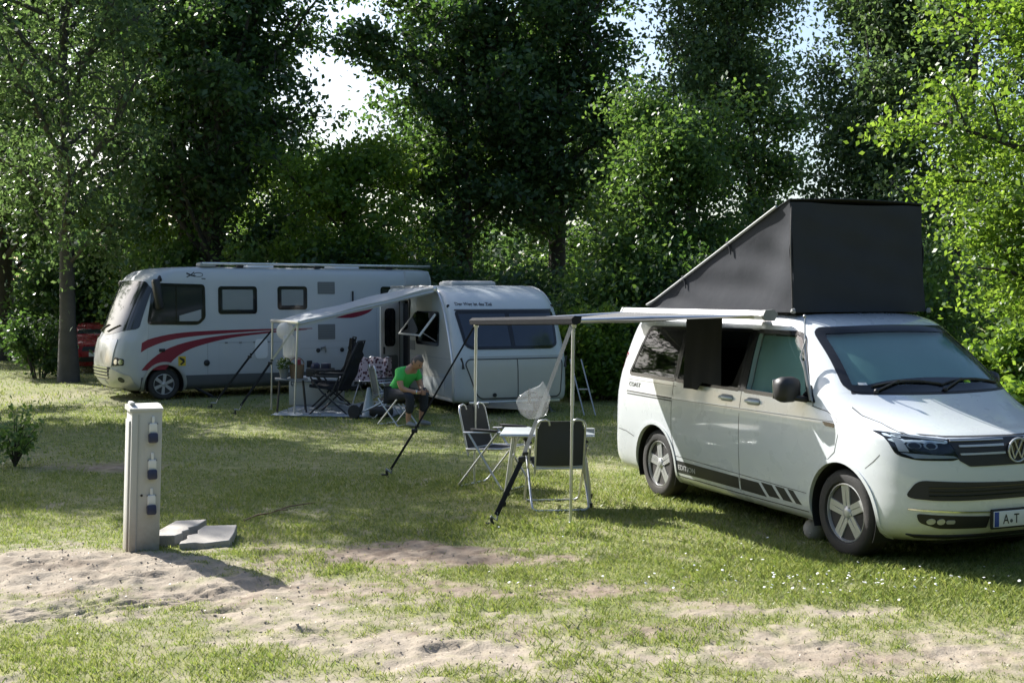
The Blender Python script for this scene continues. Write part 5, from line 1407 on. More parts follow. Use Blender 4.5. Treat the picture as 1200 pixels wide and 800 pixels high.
def ck(h): return [(.20,-.7,3.3,.75,.6,3,.4,4),(.30,-.82,3.42,.84,.6,3,.4,4),(.50,-.88,3.48,.87,.6,3,.4,4),(.70,-.88,3.46,.88,.6,3,.4,4),(.80,-.86,3.36,.875,.6,3,.4,4),(.90,-.84,2.9,.86,.6,3,.4,4),(.97,-.82,2.45,.84,.5,3,.4,4),(1.05,-.80,2.25,.81,.5,3.2,.4,4),(1.05+(h-1.05)*.5,-.68,1.90,.73,.5,3.2,.4,4),(h-.10,-.55,1.55,.65,.45,3.2,.4,4),(h-.03,-.4,1.35,.58,.4,3,.4,4),(h,-.1,1.0,.4,.4,3,.4,4)]
car('low dark red car parked half behind the thick tree trunk', (-11.9,34.6,0), R(-72), 'red_car', ck(1.28), [[(.0,1.04),(.85,1.03),(.80,1.20),(.1,1.20)],[(.92,1.03),(1.85,1.02),(1.50,1.20),(.92,1.21)]])
car('tall dark car standing behind the dark red car, roof reflecting the sky', (-12.35,38.6,0), R(-72), 'dark_car', [(z*1.12,a*1.15,b*1.2,c*1.03,d,e,f,g_) for z,a,b,c,d,e,f,g_ in ck(1.75)], [[(-.1,1.28),(.95,1.26),(.90,1.72),(.05,1.72)],[(1.02,1.26),(2.05,1.22),(1.60,1.72),(1.02,1.74)]], nm='parked_car')
bi = thing('bicycle', 'dark bicycle with loaded panniers standing by the trees at far left', 'bicycle', (-15.9,38.5,0), R(15))
for x in (0,1.05):
    wb = build('wheel', MB().tube([(x+.33*math.cos(q),0,.34+.33*math.sin(q)) for q in np.linspace(0,2*PI,33)[:-1]], .02, 8, closed=True), 'rubber', bi)
    sp_ = MB()
    for i in range(12): sp_.tube([(x,0,.34),(x+.32*math.cos(i*PI/6),0,.34+.32*math.sin(i*PI/6))], .003, 4)
    build('spokes', sp_, 'steel', wb)
build('frame', MB().tube([(0,0,.34),(.42,0,.34),(.88,0,.80),(.34,0,.84),(0,0,.34)], .018, 8).tube([(.42,0,.34),(.30,0,.92)], .018, 8).tube([(1.05,0,.34),(.86,0,.98)], .018, 8), 'decal_black', bi)
build('saddle', MB().ball((.29,0,.95), .1, (1.3,.7,.4)), 'black_plastic', bi)
build('handlebar', MB().tube([(.72,-.28,1.02),(.86,-.2,1.03),(.86,.2,1.03),(.72,.28,1.02)], .014, 8), 'steel', bi)
for y in (-.2,.2): build('pannier', MB().box((-.05,y,.55), (.36,.16,.36), bev=.05), 'blue_cover', bi, 50)
# ================================================================== GROUND AND GRASS
def hash2(ix, iy, seed):
    h = (ix.astype(np.int64)*374761393 + iy.astype(np.int64)*668265263 + seed*974711) & 0x7fffffff
    h = ((h ^ (h >> 13))*1274126177) & 0x7fffffff
    return ((h ^ (h >> 16)) & 0xffff)/65535.0
def vnoise(x, y, s, seed=0):
    x = np.asarray(x)/s; y = np.asarray(y)/s
    ix = np.floor(x); iy = np.floor(y); fx = x-ix; fy = y-iy
    fx = fx*fx*(3-2*fx); fy = fy*fy*(3-2*fy)
    a = hash2(ix,iy,seed); b = hash2(ix+1,iy,seed); c = hash2(ix,iy+1,seed); d = hash2(ix+1,iy+1,seed)
    return (a*(1-fx)+b*fx)*(1-fy)+(c*(1-fx)+d*fx)*fy
def fbm(x, y, s, seed=0, o=4):
    t = 0; a = .5; n = 0
    for i in range(o): t = t+a*vnoise(x, y, s/2**i, seed+i*17); n += a; a *= .55
    return t/n
SANDS = [(-3.5,8.75,1.75,.85,1.3),(-3.2,7.75,1.2,.45,.8),(-2.2,8.35,1.0,.55,1.0),(-1.4,7.7,1.0,.55,.75),(-.55,7.0,1.15,.60,.85),(-2.6,7.6,1.2,.35,.55),(.55,6.75,1.2,.6,.66),(1.65,6.85,1.1,.6,.72),(2.7,6.8,1.0,.55,.68),(-.1,7.55,.9,.30,.5),(1.35,7.75,.45,.22,.7),(2.15,7.65,.55,.2,.55),(-.3,6.3,1.8,.35,.6)]
SOILS = [(-.75,9.45,1.15,.50,1.15),(.55,8.35,.65,.38,.75),(-1.75,9.2,.4,.5,.7),(-4.9,14.3,.75,.5,.9),(-1.4,8.3,.5,.35,.7),(-1.9,7.9,.5,.22,.7),(1.2,7.9,.5,.3,.4),(-2.9,8.2,.9,.2,.5),(-.5,8.35,1.3,.38,.62),(-2.1,8.0,.9,.35,.75),(-3.3,8.9,.9,.3,.55),(.3,7.3,1.2,.3,.5),(2.0,6.7,.9,.25,.6),(-9.2,25.6,1.5,.5,.8)]
def blobs(x, y, L, seed):
    m = np.zeros_like(x)
    wx = x+.5*(fbm(x,y,.9,seed)-.5); wy = y+.35*(fbm(x,y,.8,seed+5)-.5)
    for cx, cy, rx, ry, s in L:
        d = ((wx-cx)/rx)**2+((wy-cy)/ry)**2; m = np.maximum(m, s*np.exp(-d*1.1))
    return m
def sand_mask(x, y):
    m = blobs(x,y,SANDS,3)+.8*(fbm(x,y,.55,11)-.5)+.9*(fbm(x,y,.15,12,3)-.5)+.5*(fbm(x,y,.05,13,2)-.5)
    return np.clip((m-.12)/.66, 0, 1)
def soil_mask(x, y):
    m = blobs(x,y,SOILS,8)+.8*(fbm(x,y,.40,21)-.5)+.9*(fbm(x,y,.12,22,3)-.5)+.5*(fbm(x,y,.045,23,2)-.5)
    return np.clip((m-.22)/.60, 0, 1)
def bare(x, y): return np.clip(np.maximum(sand_mask(x,y), .92*soil_mask(x,y)), 0, 1)
def height(x, y):
    near = np.clip((16-y)/3, 0, 1)
    h = .03*(fbm(x,y,2.5,31)-.5)*near
    s = np.maximum(sand_mask(x,y), soil_mask(x,y))*near
    h = h+s*((.055+.05*np.clip((-1.4-x)/.8,0,1))*(fbm(x,y,.34,41,4)-.5)+.034*(fbm(x,y,.09,42,3)-.5))+.012*near*(fbm(x,y,.06,43,2)-.5)
    # mound round the pedestal
    h = h+.075*np.exp(-((x+3.3)/1.1)**2-((y-9.05)/.55)**2)
    # tyre track across the sand
    ty = 7.52+.72*(x+3.2)-.10*(x+3.2)**2
    for o in (-.15,-.05,.05,.15):
        dd_ = (y-ty-o)*.80
        h = h-.020*np.exp(-(dd_/.022)**2)*np.clip((-1.75-x)/.4,0,1)*(1+.6*np.sin((x*1.25+o*2)*2*PI/.13))*near
    # a few footprints and scrapes
    for cx, cy, a, l in ((-3.6,8.9,.4,.16),(-3.05,8.55,-.3,.15),(-2.7,8.62,.5,.16),(-2.55,7.95,.8,.15),(-3.9,8.45,.2,.17),(-1.9,7.75,.5,.15),(-1.2,7.25,-.2,.15),(-.4,6.95,.4,.15),(1.8,6.95,.3,.15),(-2.2,8.75,-.6,.14)):
        u = (x-cx)*math.cos(a)+(y-cy)*math.sin(a); v = -(x-cx)*math.sin(a)+(y-cy)*math.cos(a)
        e = (u/l)**2+(v/(l*.42))**2; h = h-.020*np.exp(-e*e)+.010*np.exp(-(e-1.6)**2*2.5)
    return h
def graded(a, b, step, lo, hi):
    L = list(np.arange(a, b, step)); s = step; v = L[0]
    pre = []
    while v > lo: s *= 1.22; v -= s; pre.append(v)
    s = step; v = L[-1]; post = []
    while v < hi: s *= 1.22; v += s; post.append(v)
    return np.array(pre[::-1]+L+post)
gx = graded(-5.2, 4.4, .024, -260, 260); gy = graded(5.9, 11.2, .024, -60, 420)
GX, GY = np.meshgrid(gx, gy); X_ = GX.ravel(); Y_ = GY.ravel()
Z_ = height(X_, Y_)
nx_ = len(gx); ny_ = len(gy)
ii, jj = np.meshgrid(np.arange(nx_-1), np.arange(ny_-1)); a_ = (jj*nx_+ii).ravel()
quad = np.stack([a_, a_+1, a_+1+nx_, a_+nx_], 1).astype(np.int32)
me = bpy.data.meshes.new('ground'); me.vertices.add(len(X_)); me.vertices.foreach_set('co', np.stack([X_,Y_,Z_],1).astype(np.float32).ravel())
me.loops.add(quad.size); me.loops.foreach_set('vertex_index', quad.ravel()); me.polygons.add(len(quad)); me.polygons.foreach_set('loop_start', np.arange(0,quad.size,4,dtype=np.int32))
me.update(calc_edges=True); me.polygons.foreach_set('use_smooth', [True]*len(quad))
for nm, fn in (('sand', sand_mask), ('soil', soil_mask)):
    at = me.attributes.new(nm, 'FLOAT', 'POINT'); at.data.foreach_set('value', fn(X_,Y_).astype(np.float32))
gm = bpy.data.materials.new('ground'); gm.use_nodes = True; nt = gm.node_tree; N = nt.nodes; L = nt.links; b = N['Principled BSDF']; b.inputs['Roughness'].default_value = .95; b.inputs['Specular IOR Level'].default_value = .15
ge = N.new('ShaderNodeNewGeometry')
def noi(s, d=6):
    n = N.new('ShaderNodeTexNoise'); n.inputs['Scale'].default_value = s; n.inputs['Detail'].default_value = d; L.new(ge.outputs['Position'], n.inputs['Vector']); return n
def ramp(src, p0, c0, p1, c1):
    r = N.new('ShaderNodeValToRGB'); r.color_ramp.elements[0].position = p0; r.color_ramp.elements[0].color = (*c0,1); r.color_ramp.elements[1].position = p1; r.color_ramp.elements[1].color = (*c1,1); L.new(src, r.inputs[0]); return r.outputs[0]
def mixc(f, a, c):
    m = N.new('ShaderNodeMix'); m.data_type = 'RGBA'; L.new(f, m.inputs['Factor']); L.new(a, m.inputs['A']); L.new(c, m.inputs['B']); return m.outputs['Result']
n1 = noi(.55); n2 = noi(7); n3 = noi(60, 3)
green = ramp(n1.outputs[0], .35, (.135,.16,.045), .66, (.27,.255,.115))
speck = ramp(n2.outputs[0], .38, (.09,.13,.04), .62, (.25,.245,.12))
mm_ = N.new('ShaderNodeMix'); mm_.data_type = 'RGBA'; mm_.inputs['Factor'].default_value = .5; L.new(green, mm_.inputs['A']); L.new(speck, mm_.inputs['B']); grass_c = mm_.outputs['Result']
n4 = noi(2.2, 8); sand_c = mixc(n4.outputs[0], ramp(n2.outputs[0], .3, (.205,.168,.125), .7, (.33,.28,.22)), ramp(n3.outputs[0], .3, (.29,.25,.195), .7, (.385,.335,.27)))
soil_c = ramp(n2.outputs[0], .3, (.155,.115,.085), .7, (.30,.245,.19))
def attr(n): a = N.new('ShaderNodeAttribute'); a.attribute_name = n; return a.outputs['Fac']
sm_ = N.new('ShaderNodeMath'); sm_.operation = 'MULTIPLY'; sm_.inputs[1].default_value = .62; L.new(attr('soil'), sm_.inputs[0]); c = mixc(attr('soil'), grass_c, soil_c); c = mixc(attr('sand'), c, mixc(sm_.outputs[0], sand_c, soil_c))
L.new(c, b.inputs['Base Color'])
bp = N.new('ShaderNodeBump'); bp.inputs['Strength'].default_value = .5; bp.inputs['Distance'].default_value = .012; L.new(n3.outputs[0], bp.inputs['Height']); L.new(bp.outputs[0], b.inputs['Normal'])
gro = link('ground', me, gm, None, None); tag(gro, kind='structure')

# ---- grass blades, thinning out with distance and over bare patches
M['grass'] = leaf_mat('grass', (.12,.175,.035), (.285,.31,.10), (.21,.31,.05), (.40,.43,.11), .38)
def blades(n, y0, y1, L0, W0, seed, xl=None, dens=True):
    rg = np.random.RandomState(seed)
    u = rg.rand(n); y = np.sqrt(y0*y0+u*(y1*y1-y0*y0)); x = (rg.rand(n)-.5)*(1.2*y+3.2)
    b_ = bare(x, y); lush = fbm(x,y,1.3,51); thin = fbm(x,y,.30,52,3)
    keep = rg.rand(n) < np.clip(1-1.15*b_,.012,1)**1.15*np.clip(.15+1.35*thin, .08, 1)
    x, y, lush, b_ = x[keep], y[keep], lush[keep], b_[keep]; k = len(x)
    # taller growth near the van and at the right
    tall = .75+.9*np.clip((lush-.35)*2,0,1)+.75*np.exp(-((x-2.6)/1.3)**2-((y-8.6)/.75)**2)
    tall = tall*(1-.45*b_)
    Lh = L0*tall*rg.uniform(.5,1.35,k); ang = rg.rand(k)*2*PI; lean = rg.uniform(.15,1.0,k)*Lh
    w = W0*rg.uniform(.6,1.3,k); dx, dy = np.cos(ang), np.sin(ang); pxv, pyv = -dy*w/2, dx*w/2
    z = height(x,y)-.004
    P0 = np.stack([x-pxv, y-pyv, z],1); P1 = np.stack([x+pxv, y+pyv, z],1)
    m = .55; P2 = np.stack([x+pxv*.75+dx*lean*.35, y+pyv*.75+dy*lean*.35, z+Lh*m],1); P3 = np.stack([x+dx*lean, y+dy*lean, z+Lh*.92],1)
    return np.stack([P0,P1,P2,P3],1).reshape(-1,3)
GV = np.concatenate([blades(260000,5.9,9.5,.032,.0055,1), blades(200000,9.5,14,.036,.0075,2), blades(130000,14,22,.042,.012,3), blades(80000,22,44,.048,.022,4)])
g_ = quads_obj('grass', GV, 'grass', None); tag(g_, kind='stuff')
# ---- bits of dry litter on the bare ground
rg = np.random.RandomState(77); n = 11000; y = np.sqrt(36+rg.rand(n)*(121-36)); x = (rg.rand(n)-.5)*(.9*y+.5); b_ = bare(x,y)
k = (rg.rand(n) < .10+.75*b_)
x, y = x[k], y[k]; p = np.stack([x,y,height(x,y)+.004],1)
M['litter'] = leaf_mat('litter', (.17,.14,.09), (.36,.30,.2), (.08,.06,.03), (.1,.08,.04), .1)
lt = leaf_cards('leaf_litter', p, .014, 'litter', None, rg, up=1.2, asp=.4); tag(lt, kind='stuff')
# ---- crumbs of earth lying on the bare patches
rg = np.random.RandomState(78); n = 3500; y = np.sqrt(36+rg.rand(n)*(115-36)); x = (rg.rand(n)-.5)*(.9*y+.5); b_ = bare(x,y); k = rg.rand(n) < b_*.8
x, y = x[k], y[k]; n = len(x); z = height(x,y); r = .003+.008*rg.rand(n)**4; T = np.array([(1,1,1),(1,-1,-1),(-1,1,-1),(-1,-1,1)])*.8
cv3 = np.stack([x,y,z+r*.3],1)[:,None,:]+(T[None]+rg.uniform(-.4,.4,(n,4,3)))*r[:,None,None]
tri = cv3[:,[0,1,2,0,3,1,0,2,3,1,3,2],:].reshape(-1,3)
M['earth_crumb'] = leaf_mat('earth_crumb', (.22,.17,.13), (.46,.39,.31), (.1,.1,.1), (.1,.1,.1), 0.0)
tag(quads_obj('earth_crumbs', tri, 'earth_crumb', None, 3), kind='stuff')
# ---- daisies
fl = MB(); rnd = random.Random(9)
for i in range(150):
    if i < 120: x = rnd.gauss(2.2,.75); y = rnd.gauss(8.25,.28)
    else: x = rnd.uniform(-.3,2.5); y = rnd.uniform(8.0,10.2)
    if x < .9 and i < 120: continue
    h = float(height(np.array([x]),np.array([y]))[0])+rnd.uniform(.055,.10)
    r = rnd.uniform(.007,.011); tx, ty = rnd.uniform(-.5,.5), rnd.uniform(-.5,.5)
    P = [(x+r*math.cos(q), y+r*math.sin(q), h+r*(math.cos(q)*tx+math.sin(q)*ty)) for q in np.linspace(0,2*PI,9)[:-1]]
    fl.add(P+[(x,y,h+.003),(x,y,h-.004)], [[j,(j+1)%8,8] for j in range(8)]+[[(j+1)%8,j,9] for j in range(8)])
dz = build('daisies', fl, 'white_plastic', None); tag(dz, kind='stuff')
# ================================================================== TREES AND SHRUBS
M['leaf_oak'] = leaf_mat('leaf_oak', (.030,.066,.028), (.075,.13,.05), (.07,.16,.025), (.16,.28,.05), .40)
M['leaf_birch'] = leaf_mat('leaf_birch', (.05,.09,.04), (.11,.165,.075), (.11,.21,.05), (.23,.34,.10), .42)
M['leaf_maple'] = leaf_mat('leaf_maple', (.05,.11,.02), (.115,.195,.04), (.17,.31,.025), (.33,.47,.06), .5)
M['leaf_shrub'] = leaf_mat('leaf_shrub', (.042,.095,.03), (.10,.175,.055), (.11,.23,.03), (.25,.39,.07), .42)
M['leaf_far'] = leaf_mat('leaf_far', (.032,.066,.03), (.07,.125,.05), (.07,.16,.035), (.16,.25,.06), .4)

def skeleton(seed, H, R0, z0, tr, nl, lean=(0,0), fork=1, up=(.35,.9), spread=1.0, prof='oval', sub=5):
    """trunk and limb tubes + leaf clump centres"""
    rg = random.Random(seed); mb = MB(); cl = []
    axis = []
    for f in range(fork):
        P = []; a0 = rg.uniform(0,2*PI); off = 0 if fork == 1 else .9
        for i in range(9):
            t = i/8
            P.append(V((lean[0]*t**1.3+math.cos(a0)*off*t**1.2*R0*.35+rg.uniform(-.12,.12)*t*(1 if i else 0), lean[1]*t+math.sin(a0)*off*t**1.2*R0*.35+rg.uniform(-.12,.12)*t, H*.93*t)))
        rad = [tr*(1.35 if i == 0 else 1)*(1-.92*(i/8))**.8+.015 for i in range(9)]
        if fork > 1: rad = [r*.8 for r in rad]
        mb.tube([P[0]-V((0,0,.15))]+P, [rad[0]*1.25]+rad, 9); axis.append((P, rad))
    ga = rg.uniform(0,6)
    for i in range(nl):
        P, rad = axis[i % fork]
        t = (z0/H)*.75+(1-(z0/H)*.75)*((i+.5)/nl)**.9; t = min(.97, t)
        k = t*8; i0 = min(7, int(k)); p = P[i0].lerp(P[i0+1], k-i0)
        zz = p.z; ga += 2.4+rg.uniform(-.4,.4)
        tt = (zz-z0*.7)/(H-z0*.7)
        if prof == 'oval': R_ = R0*math.sqrt(max(.03, 1-(2*max(0,tt)-.85)**2/1.45))
        elif prof == 'cone': R_ = R0*(1.05-max(0,tt))
        else: R_ = R0*(.55+.45*max(0,tt))
        R_ *= rg.uniform(.72,1.12)*spread; el = rg.uniform(*up)
        d = V((math.cos(ga)*math.cos(el), math.sin(ga)*math.cos(el), math.sin(el)))
        L = R_/max(.35,math.cos(el)); L = min(L, R0*1.5)
        Q = [p]; cur = p
        for s in range(5):
            d2 = d+V((rg.uniform(-.25,.25),rg.uniform(-.25,.25),rg.uniform(-.1,.22)))*.8; d2.normalize(); cur = cur+d2*L/5; Q.append(cur)
        r0 = min(rad[i0]*.55, .02+L*.018)
        mb.tube(Q, [r0*(1-.85*s/5)+.006 for s in range(6)], 6, cap=False)
        for s in range(2,6): cl.append((Q[s], .8+.25*s/5))
        for b_ in range(sub):
            s = rg.uniform(1.2,4.9); j = int(s); q = Q[j].lerp(Q[min(5,j+1)], s-j)
            e = V((rg.gauss(0,1),rg.gauss(0,1),rg.gauss(.15,.5))).normalized()*L*rg.uniform(.18,.42)
            m_ = q+e*.5+V((0,0,.05*L)); mb.tube([q, m_, q+e], [r0*.35+.004,r0*.22+.004,.004], 5, cap=False)
            cl.append((m_, .7)); cl.append((q+e, 1.0))
    for P, rad in axis: cl.append((P[-1], 1.0))
    return mb, cl

def crown(name, cl, n, size, material, parent, seed, sig=.34, flat=.7, droop=0.0, asp=.6, hang=0.0, zmin=.3):
    rg = np.random.RandomState(seed); C = np.array([tuple(c[0]) for c in cl]); W = np.array([c[1] for c in cl]); W = W*rg.uniform(.1,1.8,len(W))**1.5; W /= W.sum()
    ix = rg.choice(len(C), n, p=W); sg = sig*rg.uniform(.55,1.3,len(C))[ix]
    d = rg.normal(size=(n,3)); p = C[ix]+d*sg[:,None]*np.array([1,1,flat])
    if hang: p[:,2] -= rg.exponential(hang, n)*(rg.rand(n) < .6)
    p = p[p[:,2] > zmin]
    return leaf_cards(name, p, size, material, parent, rg, up=.35, asp=asp, droop=droop)

def tree(name, label, loc, rz, seed, H, R0, z0, tr, nl, n, size, lm, bark, cat='tree', group=None, sk={}, cr={}):
    t = thing(name, label, cat, loc, rz, group)
    mb, cl = skeleton(seed, H, R0, z0, tr, nl, **sk)
    build('trunk', mb, bark, t, 60, fixn=False); crown('crown', cl, n, size, lm, t, seed, **cr)
    return t
def shrub(name, label, loc, rz, seed, rx, ry, h, n, size, lm, cat='shrub', group=None, z0=.0, sig=.22):
    t = thing(name, label, cat, loc, rz, group); rg = random.Random(seed); mb = MB(); cl = []
    for i in range(max(10, int(16*rx*h/2))):
        a = rg.uniform(0,2*PI); r = math.sqrt(rg.uniform(0,1)); zz = z0+(h-z0)*rg.uniform(.12,1)*math.sqrt(max(.1,1-.75*r*r))
        e = V((rx*r*math.cos(a), ry*r*math.sin(a), zz)); b0 = V((e.x*.25,e.y*.25,0)); m_ = b0.lerp(e,.55)+V((0,0,.12*h))
        mb.tube([b0,m_,e], [.022,.014,.005], 5, cap=False)
        for q in (.45,.7,.9,1.0): p = b0.lerp(m_,min(1,q*2)) if q < .5 else m_.lerp(e,(q-.5)*2); cl.append((p,.6+.5*q))
    build('stems', mb, 'bark_dark', t, 60, fixn=False); crown('foliage', cl, n, size, lm, t, seed, sig=sig*max(.8,h/2.2), zmin=.05)
    return t
BIRCH = dict(up=(.35,1.0)); BC = dict(sig=.32, hang=.45, droop=.8, flat=.8)
OAK = dict(up=(.15,.85), sub=6); OC = dict(sig=.36, flat=.65)
# big trees, left to right
tree('birch_tree', 'tall birch with a rough grey trunk and drooping pale foliage at far left', (-10.57,28.4,0), .3, 11, 13.0, 2.9, 3.6, .19, 30, 33000, .13, 'leaf_birch', 'bark_birch', sk=dict(up=(.3,.95), sub=6), cr=BC)
tree('dark_tree', 'dark tree behind the pale drooping birch at the left edge', (-16.2,38.0,0), 1.1, 12, 12.5, 4.0, 2.8, .36, 26, 32000, .18, 'leaf_oak', 'bark_dark', sk=OAK, cr=OC)
tree('slim_tree', 'slim bare-stemmed tree left of the dark tree at the left edge', (-17.6,38.8,0), .4, 13, 13, 3.0, 3.4, .26, 20, 22000, .18, 'leaf_shrub', 'bark_dark', sk=OAK, cr=OC)
tree('bright_tree', 'light green tree glowing between the left birch and the big dark oak', (-10.2,37.0,0), .8, 14, 11.0, 3.4, 1.6, .20, 26, 36000, .17, 'leaf_maple', 'bark_dark', sk=OAK, cr=OC)
tree('oak_tree', 'big dark oak with many steep limbs rising behind the motorhome', (-8.4,33.6,0), 2.1, 15, 10.9, 3.4, 2.4, .42, 38, 50000, .175, 'leaf_oak', 'bark_dark', sk=dict(up=(.5,1.15), sub=6), cr=OC)
tree('young_tree', 'small sunlit yellow-green tree under the bright sky gap', (-4.4,31.8,0), .2, 16, 6.0, 1.7, 1.8, .10, 20, 16000, .15, 'leaf_maple', 'bark_dark', sk=OAK, cr=dict(sig=.34))
tree('oak_tree', 'tall dark oak just right of the bright sky gap', (-1.4,34.0,0), .9, 17, 12.6, 2.9, 4.0, .34, 36, 40000, .175, 'leaf_oak', 'bark_dark', sk=OAK, cr=OC)
tree('oak_tree', 'dark spreading oak with see-through lower limbs above the caravan', (1.3,34.6,0), 2.6, 18, 12.4, 3.05, 4.4, .30, 36, 38000, .175, 'leaf_oak', 'bark_dark', sk=OAK, cr=OC)
tree('round_tree', 'mid green round-topped tree in front of the leaning pale trunk', (3.6,27.0,0), .5, 19, 6.3, 1.55, 1.4, .14, 26, 34000, .115, 'leaf_shrub', 'bark_dark', sk=OAK, cr=dict(sig=.40))
tree('leaning_birch', 'birch with a pale leaning trunk and a high light crown', (4.3,33.5,0), .0, 20, 11.6, 2.2, 9.0, .19, 22, 24000, .14, 'leaf_birch', 'bark_birch', sk=dict(lean=(2.2,0), up=(.3,.9)), cr=BC)
tree('slender_tree', 'dark slender tree standing just right of the leaning birch', (6.9,34.5,0), .7, 21, 8.4, 1.8, 3.4, .15, 20, 13000, .165, 'leaf_oak', 'bark_dark', sk=OAK, cr=OC)
tree('birch_tree', 'airy birch with hanging twigs behind the black roof tent', (9.05,29.0,0), 1.9, 22, 11.2, 1.9, 2.0, .18, 30, 44000, .13, 'leaf_birch', 'bark_birch', sk=BIRCH, cr=BC)
tree('twin_tree', 'thin two-stemmed tree behind the bright maple', (9.9,27.0,0), .2, 23, 12.5, 2.4, 4.5, .15, 22, 22000, .13, 'leaf_birch', 'bark_dark', sk=dict(fork=2, up=(.4,1.0)), cr=BC)
tree('maple_tree', 'bright yellow-green maple filling the right edge beside the white van', (8.75,17.6,0), .6, 24, 9.0, 2.35, .8, .16, 44, 95000, .084, 'leaf_maple', 'bark_dark', sk=dict(up=(.05,.7), sub=7), cr=dict(sig=.28, flat=.55, asp=.72))
# out of view at the left, they throw the shade that lies across the lawn
tree('oak_tree', 'broad oak beyond the left edge of the lawn whose shade falls on the grass', (-14.7,24.3,0), .2, 25, 12.8, 3.3, 5.4, .32, 26, 34000, .17, 'leaf_oak', 'bark_dark', sk=OAK, cr=OC)
tree('oak_tree', 'smaller oak beyond the left edge whose shade reaches toward the power pedestal', (-12.9,22.2,0), 1.2, 26, 10.6, 2.6, 6.4, .2, 22, 20000, .15, 'leaf_oak', 'bark_dark', sk=OAK, cr=OC)
tree('back_tree', 'dim tree far behind the caravan, seen between the two dark oaks', (-2.3,41.0,0), .4, 51, 8.2, 2.5, 1.5, .2, 24, 15000, .18, 'leaf_oak', 'bark_dark', sk=OAK, cr=OC)
tree('back_tree', 'dim tree far off, seen between the right oak and the round green tree', (3.2,42.0,0), 1.4, 52, 8.0, 2.6, 1.5, .2, 24, 15000, .18, 'leaf_shrub', 'bark_dark', sk=OAK, cr=OC)
tree('back_tree', 'low dim tree filling the view under the bright sky gap', (-7.3,42.0,0), 2.4, 53, 6.4, 2.6, 1.2, .2, 24, 16000, .18, 'leaf_shrub', 'bark_dark', sk=OAK, cr=OC)
# understorey
SH = [('broad mid green bush right behind the caravan roof', (2.6,26.0), 1.9,1.3,3.7, 17000,.11,'leaf_shrub',31),
 ('sunlit leafy bush between the caravan and the white van', (1.9,23.6), 1.25,1.0,2.05, 11000,.10,'leaf_maple',32),
 ('dark bush in the shade behind the white van\'s rear corner', (3.9,24.5), 1.3,1.0,2.9, 10000,.11,'leaf_oak',33),
 ('pale flecked bush overhanging the sunlit leafy bush', (.7,25.6), 1.0,.8,2.4, 9000,.10,'leaf_birch',34),
 ('dark undergrowth bush behind the middle of the motorhome', (-5.0,31.5), 2.4,1.2,3.6, 14000,.14,'leaf_oak',35),
 ('low light green bush peeping over the motorhome roof', (-6.7,31.0), 1.3,1.0,3.6, 8000,.12,'leaf_shrub',36),
 ('dark bush behind the caravan awning side of the motorhome', (-1.6,31.0), 2.2,1.2,3.5, 13000,.14,'leaf_oak',37),
 ('olive bush above the caravan\'s rear roof edge', (.4,30.0), 1.6,1.1,3.3, 9000,.13,'leaf_far',38),
 ('shaded bush between the left birch and the motorhome nose', (-9.4,33.0), 2.0,1.2,3.8, 13000,.14,'leaf_shrub',39),
 ('dark bush behind the parked cars at the left', (-13.2,36.5), 2.2,1.3,3.4, 12000,.15,'leaf_oak',40),
 ('pale green bush glimpsed between the trunks at far left', (-18.5,44.0), 2.4,1.4,2.6, 9000,.16,'leaf_birch',41),
 ('dense bush below the slender dark tree', (6.4,31.0), 2.1,1.2,4.4, 13000,.14,'leaf_oak',42),
 ('leafy bush below the airy birch behind the roof tent', (8.2,25.0), 1.8,1.2,3.4, 13000,.11,'leaf_shrub',43),
 ('bright clipped-looking bush at the foot of the maple', (6.9,15.9), 1.5,.9,1.75, 15000,.085,'leaf_maple',44),
 ('darker bush low beside the bright bush at the right edge', (8.4,15.2), 1.2,.9,1.6, 10000,.085,'leaf_shrub',45)]
for lab, (x,y), rx, ry, h, n, sz, lm, sd in SH:
    shrub('shrub', lab, (x,y,0), sd*.7, sd, rx, ry, h, int(n*1.3), sz*1.12, lm, group='bushes along the tree line')
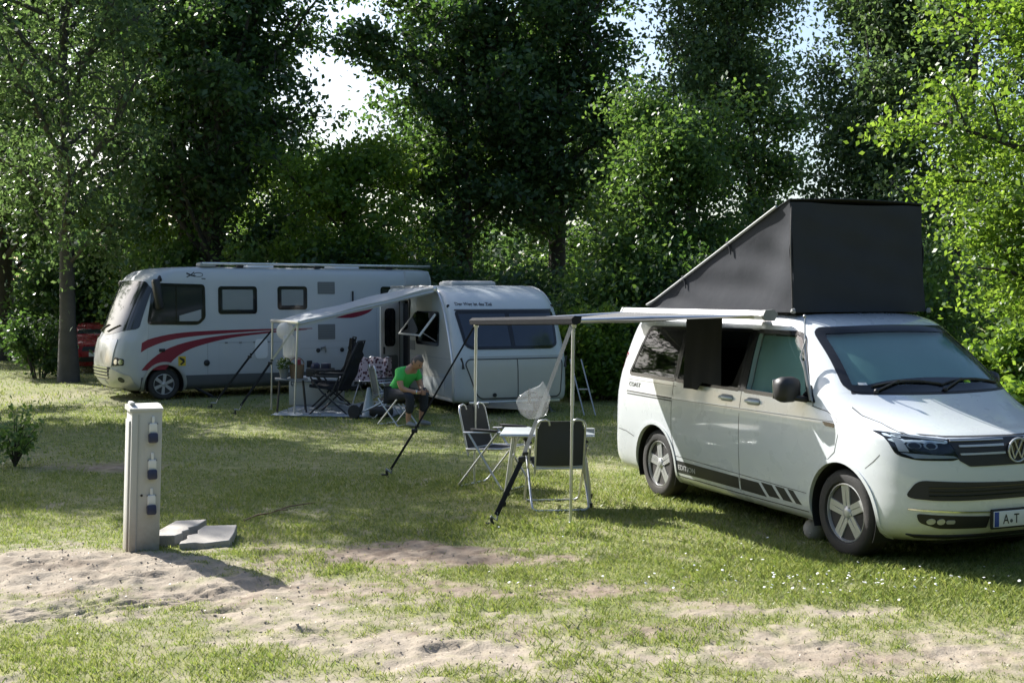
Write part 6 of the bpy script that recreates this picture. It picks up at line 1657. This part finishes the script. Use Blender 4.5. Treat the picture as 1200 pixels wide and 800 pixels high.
shrub('dense_shrub', 'dense low shade shrub close by the right birch trunk at the tree line', (5.4,27.5,0), .3, 46, 1.5, 1.0, 2.8, 9000, .12, 'leaf_oak', group='bushes along the tree line')
shrub('low_shrub', 'low dark shrub crowding the foot of the drooping birch', (-11.75,29.6,0), .3, 47, .7, .55, 1.6, 3500, .11, 'leaf_oak', group='bushes along the tree line')
# sapling at the left edge of the lawn
sp = thing('sapling', 'young leafy sapling growing alone in the shaded grass at the left edge', 'sapling', (-5.98,14.3,0), 0)
mb = MB(); cl = []; rnd = random.Random(4)
for i in range(13):
    a = rnd.uniform(0,2*PI); e = V((.42*math.cos(a)*rnd.uniform(.3,1), .36*math.sin(a)*rnd.uniform(.3,1), rnd.uniform(.3,.85))); mb.tube([V((0,0,0)), e*.5+V((0,0,.08)), e], [.012,.008,.003], 5, cap=False)
    for q in (.35,.5,.65,.8,.95,1.0): cl.append((e*q+V((0,0,.05)), 1))
build('stems', mb, 'bark_dark', sp, 60, fixn=False); crown('foliage', cl, 620, .075, 'leaf_shrub', sp, 5, sig=.09, flat=.8, zmin=.03)
sp.scale = (.9,.9,.85)
# far wood that closes the view between the trunks
rg = np.random.RandomState(91); n = 90000
x = rg.uniform(-44,44,n); y = rg.uniform(47,58,n)
top = 2.7+2.6*fbm(x,y*0+3,7.0,61)+2.0*fbm(x,y*0+9,2.2,62)
z = top*rg.rand(n)**.8
fw_o = leaf_cards('distant_woodland', np.stack([x,y,z],1), .34, 'leaf_far', None, rg, up=.3, asp=.7); tag(fw_o, kind='stuff')

# the wood goes on round the camp, behind the camera and to both sides
n = 42000; th = rg.uniform(R(168), R(375), n); rad = rg.uniform(25, 34, n); x = rad*np.cos(th)*1.05; y = 6+rad*np.sin(th)*.85
top = 7+5*fbm(x, y, 9.0, 71)+3*fbm(x, y, 3.0, 72); z = top*rg.rand(n)**.85
sw_o = leaf_cards('surrounding_woodland', np.stack([x,y,z],1), .75, 'leaf_far', None, rg, up=.3, asp=.75); tag(sw_o, kind='stuff')
